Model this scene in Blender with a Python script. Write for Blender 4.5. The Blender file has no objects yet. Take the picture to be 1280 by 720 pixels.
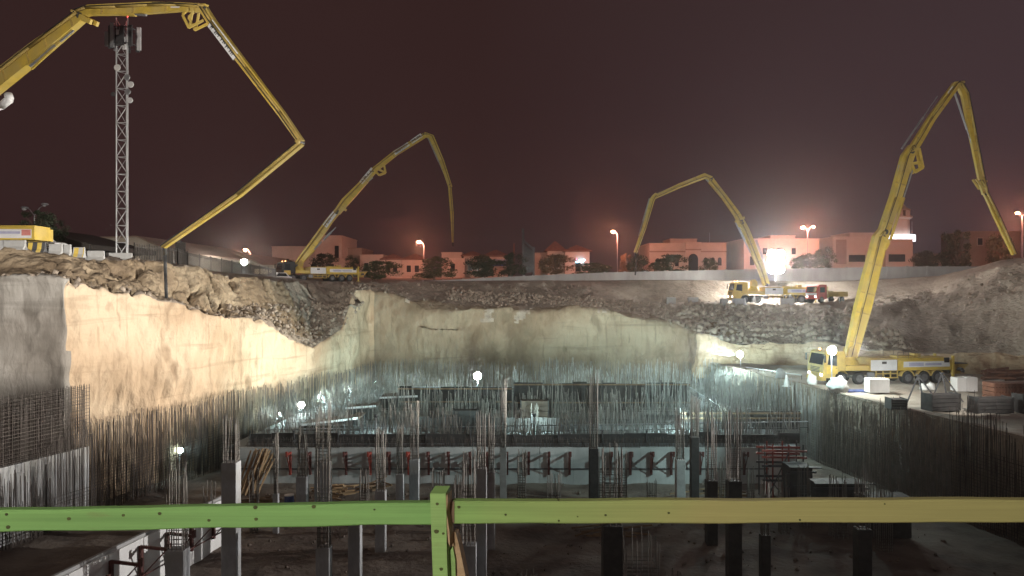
import bpy, math, random
import numpy as np
from mathutils import Vector, Matrix, Euler, noise
random.seed(7); rng = np.random.default_rng(7)
S = bpy.context.scene; COL = S.collection
R = math.radians
F = 960.0                       # focal length in photo pixels (1280 wide)
def W(px, py, Y):               # photo pixel at a chosen real distance -> point in metres, camera at the origin
    return Vector(((px-640)/F*Y, Y, (360-py)/F*Y))

# ------------------------------------------------------------------ camera, world, sun, exposure
cam = bpy.data.objects.new('camera', bpy.data.cameras.new('camera')); COL.objects.link(cam)
cam.data.sensor_width = 36; cam.data.lens = 27; cam.data.clip_end = 3000; cam.data.clip_start = .05
cam.rotation_euler = (R(90), 0, 0); S.camera = cam
S.view_settings.view_transform = 'Standard'; S.view_settings.look = 'None'; S.view_settings.exposure = 0
S.cycles.use_denoising = True
S.cycles.max_bounces = 5; S.cycles.diffuse_bounces = 3; S.cycles.sample_clamp_indirect = 4
wd = bpy.data.worlds.new('World'); S.world = wd; wd.use_nodes = True
nt = wd.node_tree; N = nt.nodes; L = nt.links
bg = N['Background']
tc = N.new('ShaderNodeTexCoord'); sep = N.new('ShaderNodeSeparateXYZ'); L.new(tc.outputs['Generated'], sep.inputs[0])
rmp = N.new('ShaderNodeValToRGB'); L.new(sep.outputs['Z'], rmp.inputs[0])
e = rmp.color_ramp.elements
e[0].position = 0.0; e[0].color = (.038, .0175, .0175, 1)
e[1].position = .9; e[1].color = (.030, .0165, .0185, 1)
m1 = e.new(.14); m1.color = (.038, .0178, .0175, 1)
m2 = e.new(.36); m2.color = (.037, .0178, .0168, 1)
# city glow is a little stronger and more violet to the east (+X)
mr = N.new('ShaderNodeMapRange'); L.new(sep.outputs['X'], mr.inputs[0]); mr.inputs[1].default_value = -.05; mr.inputs[2].default_value = .55
mx = N.new('ShaderNodeMix'); mx.data_type = 'RGBA'; mx.blend_type = 'MULTIPLY'
L.new(mr.outputs[0], mx.inputs[0]); L.new(rmp.outputs[0], mx.inputs[6]); mx.inputs[7].default_value = (1.45, 1.85, 2.15, 1)
cn = N.new('ShaderNodeTexNoise'); cn.inputs['Scale'].default_value = 2.2; cn.inputs['Detail'].default_value = 4; L.new(tc.outputs['Generated'], cn.inputs['Vector'])
cr = N.new('ShaderNodeMapRange'); L.new(cn.outputs[0], cr.inputs[0]); cr.inputs[3].default_value = .86; cr.inputs[4].default_value = 1.14
vm = N.new('ShaderNodeVectorMath'); vm.operation = 'SCALE'; L.new(mx.outputs[2], vm.inputs[0]); L.new(cr.outputs[0], vm.inputs['Scale'])
L.new(vm.outputs[0], bg.inputs['Color']); bg.inputs['Strength'].default_value = .88
sun = bpy.data.objects.new('sun', bpy.data.lights.new('sun', 'SUN')); COL.objects.link(sun)
sun.data.energy = .12; sun.data.angle = R(12); sun.data.color = (1, .86, .74); sun.rotation_euler = (R(48), 0, R(-28))

# ------------------------------------------------------------------ helpers
def tag(o, label=None, cat=None, group=None, kind=None):
    if label: o['label'] = label
    if cat: o['category'] = cat
    if group: o['group'] = group
    if kind: o['kind'] = kind
    return o
MW = {}
def thing(name, label, cat, loc=(0, 0, 0), rz=0, group=None):
    o = bpy.data.objects.new(name, None); COL.objects.link(o); o.empty_display_size = .3
    o.location = loc; o.rotation_euler = (0, 0, rz)
    MW[o.name] = Matrix.Translation(Vector(loc)) @ Matrix.Rotation(rz, 4, 'Z')
    return tag(o, label, cat, group)
def dup(o, parent=None):
    c = o.copy(); COL.objects.link(c)
    if parent: c.parent = parent
    for ch in o.children: dup(ch, c)
    return c

class MB:
    def __init__(s): s.v = []; s.f = []; s.m = []
    def add(s, vs, fs, m=0):
        b = len(s.v); s.v += [tuple(p) for p in vs]; s.f += [tuple(b+i for i in f) for f in fs]; s.m += [m]*len(fs)
    def hexa(s, p, m=0):        # 8 points: bottom ring, top ring
        s.add(p, [(3,2,1,0), (4,5,6,7), (0,1,5,4), (1,2,6,5), (2,3,7,6), (3,0,4,7)], m); return s
    def box(s, x0, x1, y0, y1, z0, z1, m=0):
        return s.hexa([(x0,y0,z0),(x1,y0,z0),(x1,y1,z0),(x0,y1,z0),(x0,y0,z1),(x1,y0,z1),(x1,y1,z1),(x0,y1,z1)], m)
    def bar(s, p, q, w, h=None, m=0, up=(0,0,1)):
        p = Vector(p); q = Vector(q); d = (q-p)
        if d.length < 1e-6: return s
        d.normalize(); h = h or w; u = Vector(up)
        if abs(d.dot(u)) > .98: u = Vector((0,1,0))
        a = d.cross(u).normalized()*w/2; b = a.cross(d).normalized()*h/2
        r = lambda c: [c-a-b, c+a-b, c+a+b, c-a+b]
        s.add(r(p)+r(q), [(3,2,1,0),(4,5,6,7),(0,1,5,4),(1,2,6,5),(2,3,7,6),(3,0,4,7)], m); return s
    def tube(s, p, q, r, n=8, r2=None, m=0, caps=True):
        p = Vector(p); q = Vector(q); d = (q-p)
        if d.length < 1e-6: return s
        d.normalize(); u = Vector((0,0,1)) if abs(d.z) < .9 else Vector((1,0,0))
        a = d.cross(u).normalized(); b = a.cross(d); r2 = r if r2 is None else r2
        vs = [c + (a*math.cos(2*math.pi*i/n) + b*math.sin(2*math.pi*i/n))*rr for c, rr in ((p, r), (q, r2)) for i in range(n)]
        fs = [(i, (i+1) % n, n+(i+1) % n, n+i) for i in range(n)]
        if caps: fs += [tuple(range(n-1, -1, -1)), tuple(range(n, 2*n))]
        s.add(vs, fs, m); return s
    def path(s, pts, r, n=6, m=0):
        for a, b in zip(pts[:-1], pts[1:]): s.tube(a, b, r, n, m=m)
        return s
    def prism(s, poly, ext, m=0):
        n = len(poly); e_ = Vector(ext); vs = [Vector(p) for p in poly] + [Vector(p)+e_ for p in poly]
        s.add(vs, [tuple(range(n-1,-1,-1)), tuple(range(n, 2*n))] + [(i,(i+1)%n,n+(i+1)%n,n+i) for i in range(n)], m); return s
    def ball(s, c, r, m=0, nu=8, nv=5, sz=1):
        c = Vector(c); vs = [c+Vector((0,0,r*sz))]
        for j in range(1, nv):
            t = math.pi*j/nv
            for i in range(nu): vs.append(c+Vector((r*math.sin(t)*math.cos(2*math.pi*i/nu), r*math.sin(t)*math.sin(2*math.pi*i/nu), r*sz*math.cos(t))))
        vs.append(c-Vector((0,0,r*sz))); fs = [(0, 1+i, 1+(i+1)%nu) for i in range(nu)]
        for j in range(nv-2):
            for i in range(nu): a=1+j*nu+i; b=1+j*nu+(i+1)%nu; fs.append((a, a+nu, b+nu, b))
        l = len(vs)-1; fs += [(l, l-nu+(i+1)%nu, l-nu+i) for i in range(nu)]
        s.add(vs, fs, m); return s
    def rings(s, rings, m=0, close=True):
        n = len(rings[0]); vs = [p for r in rings for p in r]; fs = []
        for j in range(len(rings)-1):
            for i in range(n): fs.append((j*n+i, j*n+(i+1)%n, (j+1)*n+(i+1)%n, (j+1)*n+i))
        if close: fs += [tuple(range(n-1,-1,-1)), tuple(range((len(rings)-1)*n, len(rings)*n))]
        s.add(vs, fs, m); return s
    def build(s, name, mats, parent=None, smooth=False, local=False):
        me = bpy.data.meshes.new(name)
        v = s.v
        if parent is not None and not local:
            p = parent
            while p.parent: p = p.parent
            if p.name in MW:
                inv = MW[p.name].inverted(); v = [inv @ Vector(q) for q in v]
        me.from_pydata([tuple(q) for q in v], [], s.f); 
        for m_ in (mats if isinstance(mats, (list, tuple)) else [mats]): me.materials.append(m_)
        me.polygons.foreach_set('material_index', s.m)
        if smooth: me.polygons.foreach_set('use_smooth', [True]*len(me.polygons))
        me.update()
        o = bpy.data.objects.new(name, me); COL.objects.link(o)
        if parent is not None: o.parent = parent
        return o

def fast_mesh(name, v, f, mats, mi=None, smooth=False):
    v = np.asarray(v, np.float32); f = np.asarray(f, np.int32); me = bpy.data.meshes.new(name); k = f.shape[1]
    me.vertices.add(len(v)); me.vertices.foreach_set('co', v.ravel())
    me.loops.add(f.size); me.loops.foreach_set('vertex_index', f.ravel())
    me.polygons.add(len(f)); me.polygons.foreach_set('loop_start', np.arange(0, f.size, k, dtype=np.int32)); me.polygons.foreach_set('loop_total', np.full(len(f), k, np.int32))
    for m_ in (mats if isinstance(mats, (list, tuple)) else [mats]): me.materials.append(m_)
    if mi is not None: me.polygons.foreach_set('material_index', np.asarray(mi, np.int32))
    if smooth: me.polygons.foreach_set('use_smooth', np.ones(len(f), bool))
    me.update(calc_edges=True); me.validate()
    return me
def fast_obj(name, v, f, mats, mi=None, smooth=False, parent=None):
    o = bpy.data.objects.new(name, fast_mesh(name, v, f, mats, mi, smooth)); COL.objects.link(o)
    if parent is not None: o.parent = parent
    return o

# ------------------------------------------------------------------ materials
def mat(name, c1, c2=None, scale=3.0, rough=.8, metal=0.0, bump=0.0, bscale=None, stretch=(1,1,1), c3=None, s3=.25, detail=8, bdist=.05, spec=.3, marks=None):
    m = bpy.data.materials.new(name); m.use_nodes = True; t = m.node_tree; n = t.nodes; l = t.links; b = n['Principled BSDF']
    b.inputs['Roughness'].default_value = rough; b.inputs['Metallic'].default_value = metal; b.inputs['Specular IOR Level'].default_value = spec
    tc = n.new('ShaderNodeTexCoord'); mp = n.new('ShaderNodeMapping'); mp.inputs['Scale'].default_value = stretch; l.new(tc.outputs['Object'], mp.inputs[0])
    if c2 is None: c2 = tuple(x*.75 for x in c1)
    no = n.new('ShaderNodeTexNoise'); no.inputs['Scale'].default_value = scale; no.inputs['Detail'].default_value = detail; no.inputs['Roughness'].default_value = .62; l.new(mp.outputs[0], no.inputs['Vector'])
    rp = n.new('ShaderNodeValToRGB'); rp.color_ramp.elements[0].position = .36; rp.color_ramp.elements[1].position = .64
    rp.color_ramp.elements[0].color = (*c2, 1); rp.color_ramp.elements[1].color = (*c1, 1); l.new(no.outputs[0], rp.inputs[0]); out = rp.outputs[0]
    if c3 is not None:
        n3 = n.new('ShaderNodeTexNoise'); n3.inputs['Scale'].default_value = s3; n3.inputs['Detail'].default_value = 5; l.new(tc.outputs['Object'], n3.inputs['Vector'])
        r3 = n.new('ShaderNodeMapRange'); r3.inputs[1].default_value = .45; r3.inputs[2].default_value = .62; l.new(n3.outputs[0], r3.inputs[0])
        mx = n.new('ShaderNodeMix'); mx.data_type = 'RGBA'; l.new(r3.outputs[0], mx.inputs[0]); l.new(out, mx.inputs[6]); mx.inputs[7].default_value = (*c3, 1); out = mx.outputs[2]
    if marks is not None:      # tooth marks, damp streaks and thin soil bands
        for st_, sc_, lo, hi in (((1.6,1.6,.11), 1.3, .57, .75), ((.10,.10,1.5), .9, .57, .76), ((.5,.5,.4), .8, .60, .70)):
            mq = n.new('ShaderNodeMapping'); mq.inputs['Scale'].default_value = st_; l.new(tc.outputs['Object'], mq.inputs[0])
            nq = n.new('ShaderNodeTexNoise'); nq.inputs['Scale'].default_value = sc_; nq.inputs['Detail'].default_value = 6; nq.inputs['Distortion'].default_value = .6; l.new(mq.outputs[0], nq.inputs['Vector'])
            rq = n.new('ShaderNodeMapRange'); rq.inputs[1].default_value = lo; rq.inputs[2].default_value = hi; rq.inputs[4].default_value = .75; l.new(nq.outputs[0], rq.inputs[0])
            mq2 = n.new('ShaderNodeMix'); mq2.data_type = 'RGBA'; l.new(rq.outputs[0], mq2.inputs[0]); l.new(out, mq2.inputs[6]); mq2.inputs[7].default_value = (*marks, 1); out = mq2.outputs[2]
    l.new(out, b.inputs['Base Color'])
    if bump:
        bn = n.new('ShaderNodeTexNoise'); bn.inputs['Scale'].default_value = bscale or scale*3; bn.inputs['Detail'].default_value = 8; l.new(mp.outputs[0], bn.inputs['Vector'])
        bp = n.new('ShaderNodeBump'); bp.inputs['Strength'].default_value = bump; bp.inputs['Distance'].default_value = bdist; l.new(bn.outputs[0], bp.inputs['Height']); l.new(bp.outputs[0], b.inputs['Normal'])
    return m
def glow(name, col, strength):
    m = bpy.data.materials.new(name); m.use_nodes = True; b = m.node_tree.nodes['Principled BSDF']
    b.inputs['Base Color'].default_value = (.8,.8,.8,1); b.inputs['Emission Color'].default_value = (*col, 1); b.inputs['Emission Strength'].default_value = strength
    return m
def glass(name, col=(.02,.025,.03)):
    m = mat(name, col, rough=.08, spec=.6); return m

M = dict(
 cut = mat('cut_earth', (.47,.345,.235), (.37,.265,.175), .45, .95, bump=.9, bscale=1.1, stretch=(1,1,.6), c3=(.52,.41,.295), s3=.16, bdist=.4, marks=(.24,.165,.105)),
 shadecut = mat('shaded_cut_earth', (.27,.245,.22), (.185,.165,.145), .7, .95, bump=.9, bscale=1.6, stretch=(1,1,.4), c3=(.33,.31,.285), s3=.2, bdist=.3, marks=(.13,.115,.10)),  # cut earth greyed and darkened: shade of the turned face put into the colour
 upcut = mat('upper_cut_earth', (.31,.235,.155), (.19,.14,.095), .6, .95, bump=1, bscale=2.0, c3=(.34,.27,.19), s3=.2, bdist=.35, marks=(.09,.065,.045)),  # darker brown soil; the tier's weaker light is also put into it
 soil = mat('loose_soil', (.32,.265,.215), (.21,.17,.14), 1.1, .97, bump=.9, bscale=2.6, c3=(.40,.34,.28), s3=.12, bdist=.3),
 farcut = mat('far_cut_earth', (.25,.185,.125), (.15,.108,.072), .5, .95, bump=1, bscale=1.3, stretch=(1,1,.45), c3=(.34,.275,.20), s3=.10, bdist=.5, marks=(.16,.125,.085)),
 bench = mat('bench_ground', (.42,.37,.31), (.33,.29,.24), .8, .95, bump=.5, bscale=5, c3=(.46,.42,.37), s3=.2),
 floor = mat('pit_dirt', (.15,.115,.095), (.085,.067,.057), .7, .9, bump=.7, bscale=3, c3=(.18,.15,.125), s3=.3, bdist=.12),
 street = mat('street_ground', (.24,.20,.17), (.19,.16,.13), .5, .95),
 rock = mat('rock', (.36,.30,.245), (.22,.18,.145), 1.5, .95, bump=.5),
 conc = mat('concrete', (.42,.42,.42), (.33,.33,.33), 1.6, .85, bump=.25, bscale=9, c3=(.30,.29,.28), s3=.5),
 colm = mat('column_concrete', (.36,.365,.38), (.25,.255,.265), 1.5, .8, bump=.35, bscale=7, stretch=(1,1,.4), c3=(.24,.235,.225), s3=.9),
 wconc = mat('whitewashed_concrete', (.72,.71,.70), (.60,.59,.58), .9, .85, bump=.2, bscale=8, stretch=(1,1,.5)),
 xconc = mat('stained_white_concrete', (.50,.52,.52), (.38,.40,.40), .8, .85, bump=.3, bscale=6, stretch=(1,1,.4), c3=(.33,.34,.34), s3=.35),
 slab = mat('slab_concrete', (.16,.165,.17), (.09,.095,.10), .7, .7, bump=.4, bscale=5),
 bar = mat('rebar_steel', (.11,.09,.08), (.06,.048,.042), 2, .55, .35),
 barlit = mat('lit_rebar_steel', (.42,.42,.405), (.28,.275,.265), 2, .7, .1),  # rebar lightened where lamps strike it, light put into the colour
 barb = mat('mid_rebar_steel', (.24,.22,.20), (.15,.13,.115), 2, .5, .4),  # middle rebar tone, between the dark copy and the lit one
 form = mat('dark_formwork', (.055,.05,.048), (.03,.028,.028), 2, .7, bump=.2),
 ply = mat('film_faced_plywood', (.12,.085,.06), (.07,.05,.04), 1.5, .6),
 tim = mat('raw_timber', (.42,.29,.17), (.30,.20,.11), 2.5, .75, bump=.3, stretch=(.4,3,3)),
 darktim = mat('old_timber', (.22,.15,.09), (.14,.09,.055), 2.5, .85, bump=.3),
 red = mat('red_oxide_steel', (.11,.035,.03), (.065,.025,.022), 3, .6),
 redlead = mat('bright_red_steel', (.32,.055,.04), (.2,.04,.03), 3, .6),
 yel = mat('yellow_paint', (.62,.45,.08), (.46,.33,.065), 1.3, .5, c3=(.50,.38,.13), s3=.5, spec=.4),
 ydirt = mat('dusty_yellow_paint', (.50,.36,.10), (.36,.26,.09), 1.6, .65),
 wht = mat('white_panel', (.72,.72,.74), (.62,.62,.64), 1.2, .5),
 lil = mat('lilac_graphic', (.36,.36,.52), (.50,.50,.62), 1.0, .5),
 pinkp = mat('pink_graphic', (.62,.24,.22), (.55,.2,.18), 1.0, .5),
 blk = mat('black_print', (.035,.03,.03), (.02,.02,.02), 3, .6),
 steel = mat('galvanised_steel', (.36,.37,.39), (.28,.29,.31), 2, .45, .5),
 mastp = mat('mast_paint', (.55,.56,.58), (.45,.46,.48), 2, .5), gsteel = mat('dark_steel', (.10,.10,.105), (.06,.06,.065), 2, .55, .3),
 rub = mat('tyre_rubber', (.03,.03,.032), (.02,.02,.02), 4, .85),
 rim = mat('wheel_rim', (.15,.155,.165), (.10,.10,.105), 4, .5, .3),
 chas = mat('chassis_paint', (.10,.09,.075), (.05,.045,.04), 2, .7),
 cabw = mat('cab_paint', (.60,.42,.10), (.50,.34,.08), 1.5, .45),
 cabd = mat('dark_cab_paint', (.045,.05,.055), (.03,.033,.036), 1.5, .4),
 cabr = mat('red_cab_paint', (.55,.07,.06), (.42,.05,.05), 1.5, .4),
 glass = glass('dark_glass'),
 stuc = mat('stucco', (.50,.40,.33), (.44,.35,.29), .5, .9, bump=.15),
 stuc2 = mat('pale_stucco', (.56,.47,.40), (.50,.41,.35), .5, .9, bump=.15),
 stuc3 = mat('brown_stucco', (.34,.25,.20), (.28,.21,.17), .5, .9, bump=.15),
 beige = mat('beige_cladding', (.46,.40,.33), (.41,.36,.30), .6, .7),
 tile = mat('roof_tiles', (.22,.12,.09), (.15,.08,.065), 2, .9, bump=.4),
 bwall = mat('boundary_wall_paint', (.37,.36,.36), (.26,.25,.245), .4, .9, stretch=(1,1,.3)),
 leaf = mat('foliage', (.075,.095,.045), (.035,.05,.025), 1.2, .8),
 leafd = mat('dark_foliage', (.05,.065,.038), (.025,.035,.02), 1.2, .8),
 leafr = mat('dry_foliage', (.20,.13,.07), (.12,.08,.045), 1.2, .8),
 bark = mat('bark', (.13,.10,.075), (.08,.06,.045), 3, .95, bump=.4),
 hose = mat('rubber_hose', (.03,.03,.032), (.02,.02,.02), 3, .6),
 tent = mat('tent_fabric', (.10,.085,.075), (.075,.065,.06), .8, .9),
 blue = mat('blue_tarpaulin', (.10,.14,.32), (.06,.08,.2), 2, .6),
 rust = mat('rusty_steel', (.23,.105,.065), (.14,.07,.05), 1.2, .85),
 wire = mat('fence_paint', (.09,.08,.075), (.06,.055,.05), 2, .6),
 white = mat('white_plastic', (.78,.78,.77), (.68,.68,.67), 2, .6),
 lampw = glow('lamp_white', (.92,1,.97), 70), lampc = glow('lamp_cool', (.75,1,.97), 45), lampo = glow('lamp_sodium', (1,.42,.18), 75),
 lamphot = glow('lamp_brightest', (1,.99,.95), 230), lampbig = glow('lamp_big', (.95,1,.97), 170), lamps = glow('lamp_small', (1,.93,.85), 6), lamporange = glow('indicator_orange', (1,.45,.15), 8), lampred = glow('beacon_red', (1,.06,.05), 6),
 band = glow('lit_band', (.86,.90,1), 4.0), neonb = glow('neon_blue', (.30,.75,1), 5), neonr = glow('neon_red', (1,.1,.25), 2.5), win = glow('lit_window', (1,.78,.42), 1.1),
)
# painted timber of the guard rail: paint worn off in spots, colour blending between two tones along its length, grain and knots
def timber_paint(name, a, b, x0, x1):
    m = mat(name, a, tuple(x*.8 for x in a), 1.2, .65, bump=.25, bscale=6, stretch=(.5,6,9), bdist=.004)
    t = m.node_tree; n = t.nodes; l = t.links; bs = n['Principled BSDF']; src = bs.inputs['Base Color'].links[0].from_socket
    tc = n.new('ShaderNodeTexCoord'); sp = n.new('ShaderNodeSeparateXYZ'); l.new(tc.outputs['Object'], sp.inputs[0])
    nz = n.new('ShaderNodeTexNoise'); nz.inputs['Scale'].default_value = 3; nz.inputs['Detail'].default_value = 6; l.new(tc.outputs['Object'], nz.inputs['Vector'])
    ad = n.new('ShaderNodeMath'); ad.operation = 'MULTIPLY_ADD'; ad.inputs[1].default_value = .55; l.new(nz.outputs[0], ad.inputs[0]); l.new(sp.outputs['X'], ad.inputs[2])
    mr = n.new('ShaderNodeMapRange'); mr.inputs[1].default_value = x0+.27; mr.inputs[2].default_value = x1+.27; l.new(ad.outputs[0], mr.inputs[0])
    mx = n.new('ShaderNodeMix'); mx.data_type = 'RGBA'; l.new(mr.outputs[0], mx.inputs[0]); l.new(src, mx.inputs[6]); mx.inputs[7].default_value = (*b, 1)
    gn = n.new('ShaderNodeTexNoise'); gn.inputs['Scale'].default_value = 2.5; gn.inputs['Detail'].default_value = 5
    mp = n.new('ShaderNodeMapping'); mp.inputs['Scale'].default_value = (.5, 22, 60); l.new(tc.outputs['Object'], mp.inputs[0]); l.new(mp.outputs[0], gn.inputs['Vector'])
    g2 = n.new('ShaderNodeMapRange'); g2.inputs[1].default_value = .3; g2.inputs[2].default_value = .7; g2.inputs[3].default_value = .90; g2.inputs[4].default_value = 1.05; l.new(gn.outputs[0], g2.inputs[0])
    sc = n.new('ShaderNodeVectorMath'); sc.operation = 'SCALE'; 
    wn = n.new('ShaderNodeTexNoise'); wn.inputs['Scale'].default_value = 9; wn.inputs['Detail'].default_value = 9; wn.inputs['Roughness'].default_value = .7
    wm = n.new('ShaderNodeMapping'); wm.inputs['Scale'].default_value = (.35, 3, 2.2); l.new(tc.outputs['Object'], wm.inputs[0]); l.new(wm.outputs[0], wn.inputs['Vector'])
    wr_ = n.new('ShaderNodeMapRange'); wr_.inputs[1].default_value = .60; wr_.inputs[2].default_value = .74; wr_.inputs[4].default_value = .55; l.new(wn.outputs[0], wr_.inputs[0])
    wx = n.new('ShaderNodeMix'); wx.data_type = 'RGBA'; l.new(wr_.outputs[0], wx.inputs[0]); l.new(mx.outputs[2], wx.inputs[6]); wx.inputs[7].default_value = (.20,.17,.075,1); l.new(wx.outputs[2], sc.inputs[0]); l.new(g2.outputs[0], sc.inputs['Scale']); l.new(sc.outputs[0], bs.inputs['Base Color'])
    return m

# ------------------------------------------------------------------ lamps
def light(pos, power, col, radius=.25, aim=None, cone=None, blend=.5, parent=None, name='lamp_light'):
    d = bpy.data.lights.new(name, 'SPOT' if aim is not None else 'POINT'); d.energy = power; d.color = col; d.shadow_soft_size = radius
    o = bpy.data.objects.new(name, d); COL.objects.link(o); o.location = pos
    if aim is not None:
        d.spot_size = R(cone); d.spot_blend = blend
        o.rotation_euler = (Vector(aim)-Vector(pos)).to_track_quat('-Z', 'Y').to_euler()
    if parent is not None: o.parent = parent; o.matrix_parent_inverse = MW[parent.name].inverted()
    return o
def flood(label, pos, aim, base_z, size=.5, heads=1, lens='lampw', group=None, pole=.05, name='floodlight', cat='floodlight', arm=True):
    pos = Vector(pos); d = (Vector(aim)-pos); d.z *= .3; d.normalize(); side = d.cross(Vector((0,0,1))).normalized(); up = side.cross(d)
    t = thing(name, label, cat, (pos.x, pos.y, base_z), 0, group)
    if base_z < pos.z-.2:
        MB().tube((pos.x,pos.y,base_z), pos-Vector((0,0,size*.4))-d*.12, pole, 8).build('pole', M['steel'], t, smooth=True)
        if arm:
            f = MB()
            for a in (0, 2.1, 4.2): f.tube((pos.x,pos.y,base_z+.5), (pos.x+.6*math.cos(a), pos.y+.6*math.sin(a), base_z), .025, 5)
            f.build('tripod', M['steel'], t)
    n = heads
    for k in range(n):
        cx = (k % 2 - .5)*size*.95 if n > 1 else 0; cz = (k//2 - (n//2-1)/2)*size*.9 if n > 2 else 0
        c = pos + side*cx + up*cz
        rr = lambda q, r: [q+side*(r*math.cos(6.2832*i/14))+up*(r*math.sin(6.2832*i/14)) for i in range(14)]
        hb = MB(); hb.rings([rr(c-d*size*.5, size*.16), rr(c-d*size*.3, size*.36), rr(c-d*.04, size*.5), rr(c, size*.5)]).build('housing', M['gsteel'], t)
        lb = MB(); lb.rings([rr(c+d*.003, size*.47), rr(c+d*size*.12, size*.42), rr(c+d*size*.2, size*.30), rr(c+d*size*.24, size*.12)]).build('lens', M[lens], t)
    return t

# ------------------------------------------------------------------ ground: one lofted sheet from the foot of the cut to the horizon
def P3(px, z, Y): return Vector(((px-640)/F*Y, Y, z))
# rows: A foot of cut, B top of lower cut, C back of ledge / top of talus, D rim (or back of haul road), E ground behind, F street, G horizon
SEC = [
 [P3(-420,-14.4,44), W(-420,350,45), W(-420,345,47), W(-420,296,51), P3(-420,3.6,56), P3(-420,3.2,90), P3(-900,3.0,420)],
 [P3(-140,-14.4,46.5), W(-140,350,47), W(-140,345,49), W(-140,301,52.5), P3(-140,3.3,57), P3(-140,3.2,95), P3(-500,3.0,420)],
 [P3(0,-14.4,47.6), W(0,346,48), W(0,343,50), W(0,311,53.2), P3(0,2.95,58), P3(0,3.1,100), P3(-250,3.0,420)],
 [P3(80,-14.4,47.8), W(80,350,48.2), W(83,346,50), W(86,318,54.5), P3(88,2.75,60), P3(90,3.0,105), P3(-100,3.0,420)],
 [P3(88,-14.4,48.2), W(90,352,48.8), W(90,348,50.6), W(94,319,55), P3(96,2.7,61), P3(100,3.0,105), P3(-60,3.0,420)],
 [P3(140,-14.4,51.5), W(142,362,52), W(144,358,54), W(148,324,58), P3(150,2.5,64), P3(155,2.9,110), P3(80,3.0,420)],
 [P3(200,-14.4,55.5), W(200,376,56), W(203,372,58), W(208,330,62), P3(210,2.1,68), P3(215,2.8,115), P3(170,3.0,420)],
 [P3(260,-14.4,60.6), W(262,391,61), W(264,386,63.5), W(267,341,68), P3(270,1.6,75), P3(272,2.6,120), P3(250,3.0,420)],
 [P3(326,-14.4,67), W(322,400,67.3), W(330,389,72), W(333,349,76), P3(336,1.15,84), P3(335,2.4,130), P3(330,3.0,420)],
 [P3(360,-14.4,71), W(358,424,71.5), W(362,391,77), W(362,352,83), P3(362,1.0,94), P3(362,2.2,135), P3(370,3.0,420)],
 [P3(392,-14.4,76.3), W(392,434,76.6), W(390,390,84), W(386,355,90), P3(384,.9,104), P3(385,2.0,140), P3(400,3.0,420)],
 [P3(428,-14.4,82), W(426,412,82.2), W(424,380,86), W(420,357,94), P3(410,.85,112), P3(412,2.0,142), P3(430,3.0,420)],
 [P3(446,-14.4,85.3), W(444,364,85.6), W(444,359,88), W(440,355,96), P3(430,.9,115), P3(432,2.0,145), P3(460,3.0,420)],
 [P3(464,-14.4,88.6), W(462,362,88.8), W(460,358,91), W(458,354,99), P3(455,.9,116), P3(458,2.0,146), P3(480,3.0,420)],
 [P3(474,-14.4,89), W(476,368,89.3), W(480,362,92), W(480,354,102), P3(478,.95,117), P3(480,2.0,147), P3(500,3.0,420)],
 [P3(540,-14.4,89), W(540,384,89.4), W(542,370,95), W(540,354,107), P3(540,1.0,118), P3(540,2.0,148), P3(560,3.0,420)],
 [P3(640,-14.4,89), W(640,388,89.4), W(640,374,96), W(640,353,109), P3(640,1.1,118), P3(640,2.0,150), P3(640,3.0,420)],
 [P3(740,-14.4,89), W(738,394,89.4), W(740,377,97), W(740,355,110), P3(742,1.1,118), P3(740,2.0,150), P3(740,3.0,420)],
 [P3(800,-14.4,88.6), W(796,401,89), W(800,384,99), W(800,378,109), P3(802,1.1,114), P3(800,2.0,150), P3(800,3.0,420)],
 [P3(862,-14.4,88), W(860,411,88.4), W(862,381,101), W(866,378,109), P3(866,1.1,114), P3(866,2.0,150), P3(870,3.0,420)],
 [P3(874,-10,85), W(876,424,86), W(886,382,101), W(892,378,109), P3(892,1.1,114.5), P3(892,2.0,150), P3(890,3.0,420)],
 [P3(940,-9.3,83.5), W(940,427,84.6), W(940,383,101), W(945,378,110), P3(946,1.0,115.5), P3(946,2.0,150), P3(950,3.0,420)],
 [P3(1030,-9.2,80.5), W(1030,428,82), W(1030,384,99.5), W(1036,377,109), P3(1038,.9,115), P3(1038,2.0,150), P3(1050,3.0,420)],
 [P3(1100,-9.0,76.5), W(1100,438,78.5), W(1100,380,96), W(1108,368,107), P3(1112,1.3,114), P3(1110,2.2,150), P3(1150,3.0,420)],
 [P3(1160,-9.0,75), W(1160,441,77), W(1160,380,94), W(1166,362,103), P3(1172,1.7,110), P3(1170,2.4,150), P3(1260,3.0,420)],
 [P3(1200,-9.0,74), W(1200,443,76), W(1200,378,91), W(1206,350,98), P3(1212,2.6,105), P3(1212,2.8,150), P3(1350,3.0,420)],
 [P3(1240,-9.0,72.5), W(1240,443,74.5), W(1240,370,87), W(1246,336,93), P3(1252,3.6,99), P3(1262,3.2,150), P3(1450,3.0,420)],
 [P3(1290,-9.0,70), W(1290,443,72), W(1290,362,82), W(1296,326,88), P3(1300,4.0,96), P3(1320,3.4,150), P3(1600,3.0,420)],
 [P3(1420,-9.0,66), W(1420,444,68), W(1420,355,76), W(1430,318,82), P3(1440,4.0,92), P3(1480,3.4,150), P3(2000,3.0,420)],
 [P3(1650,-9.0,60), W(1650,446,62), W(1650,352,70), W(1660,312,76), P3(1670,4.0,88), P3(1800,3.4,150), P3(2600,3.0,420)],
]
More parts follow.
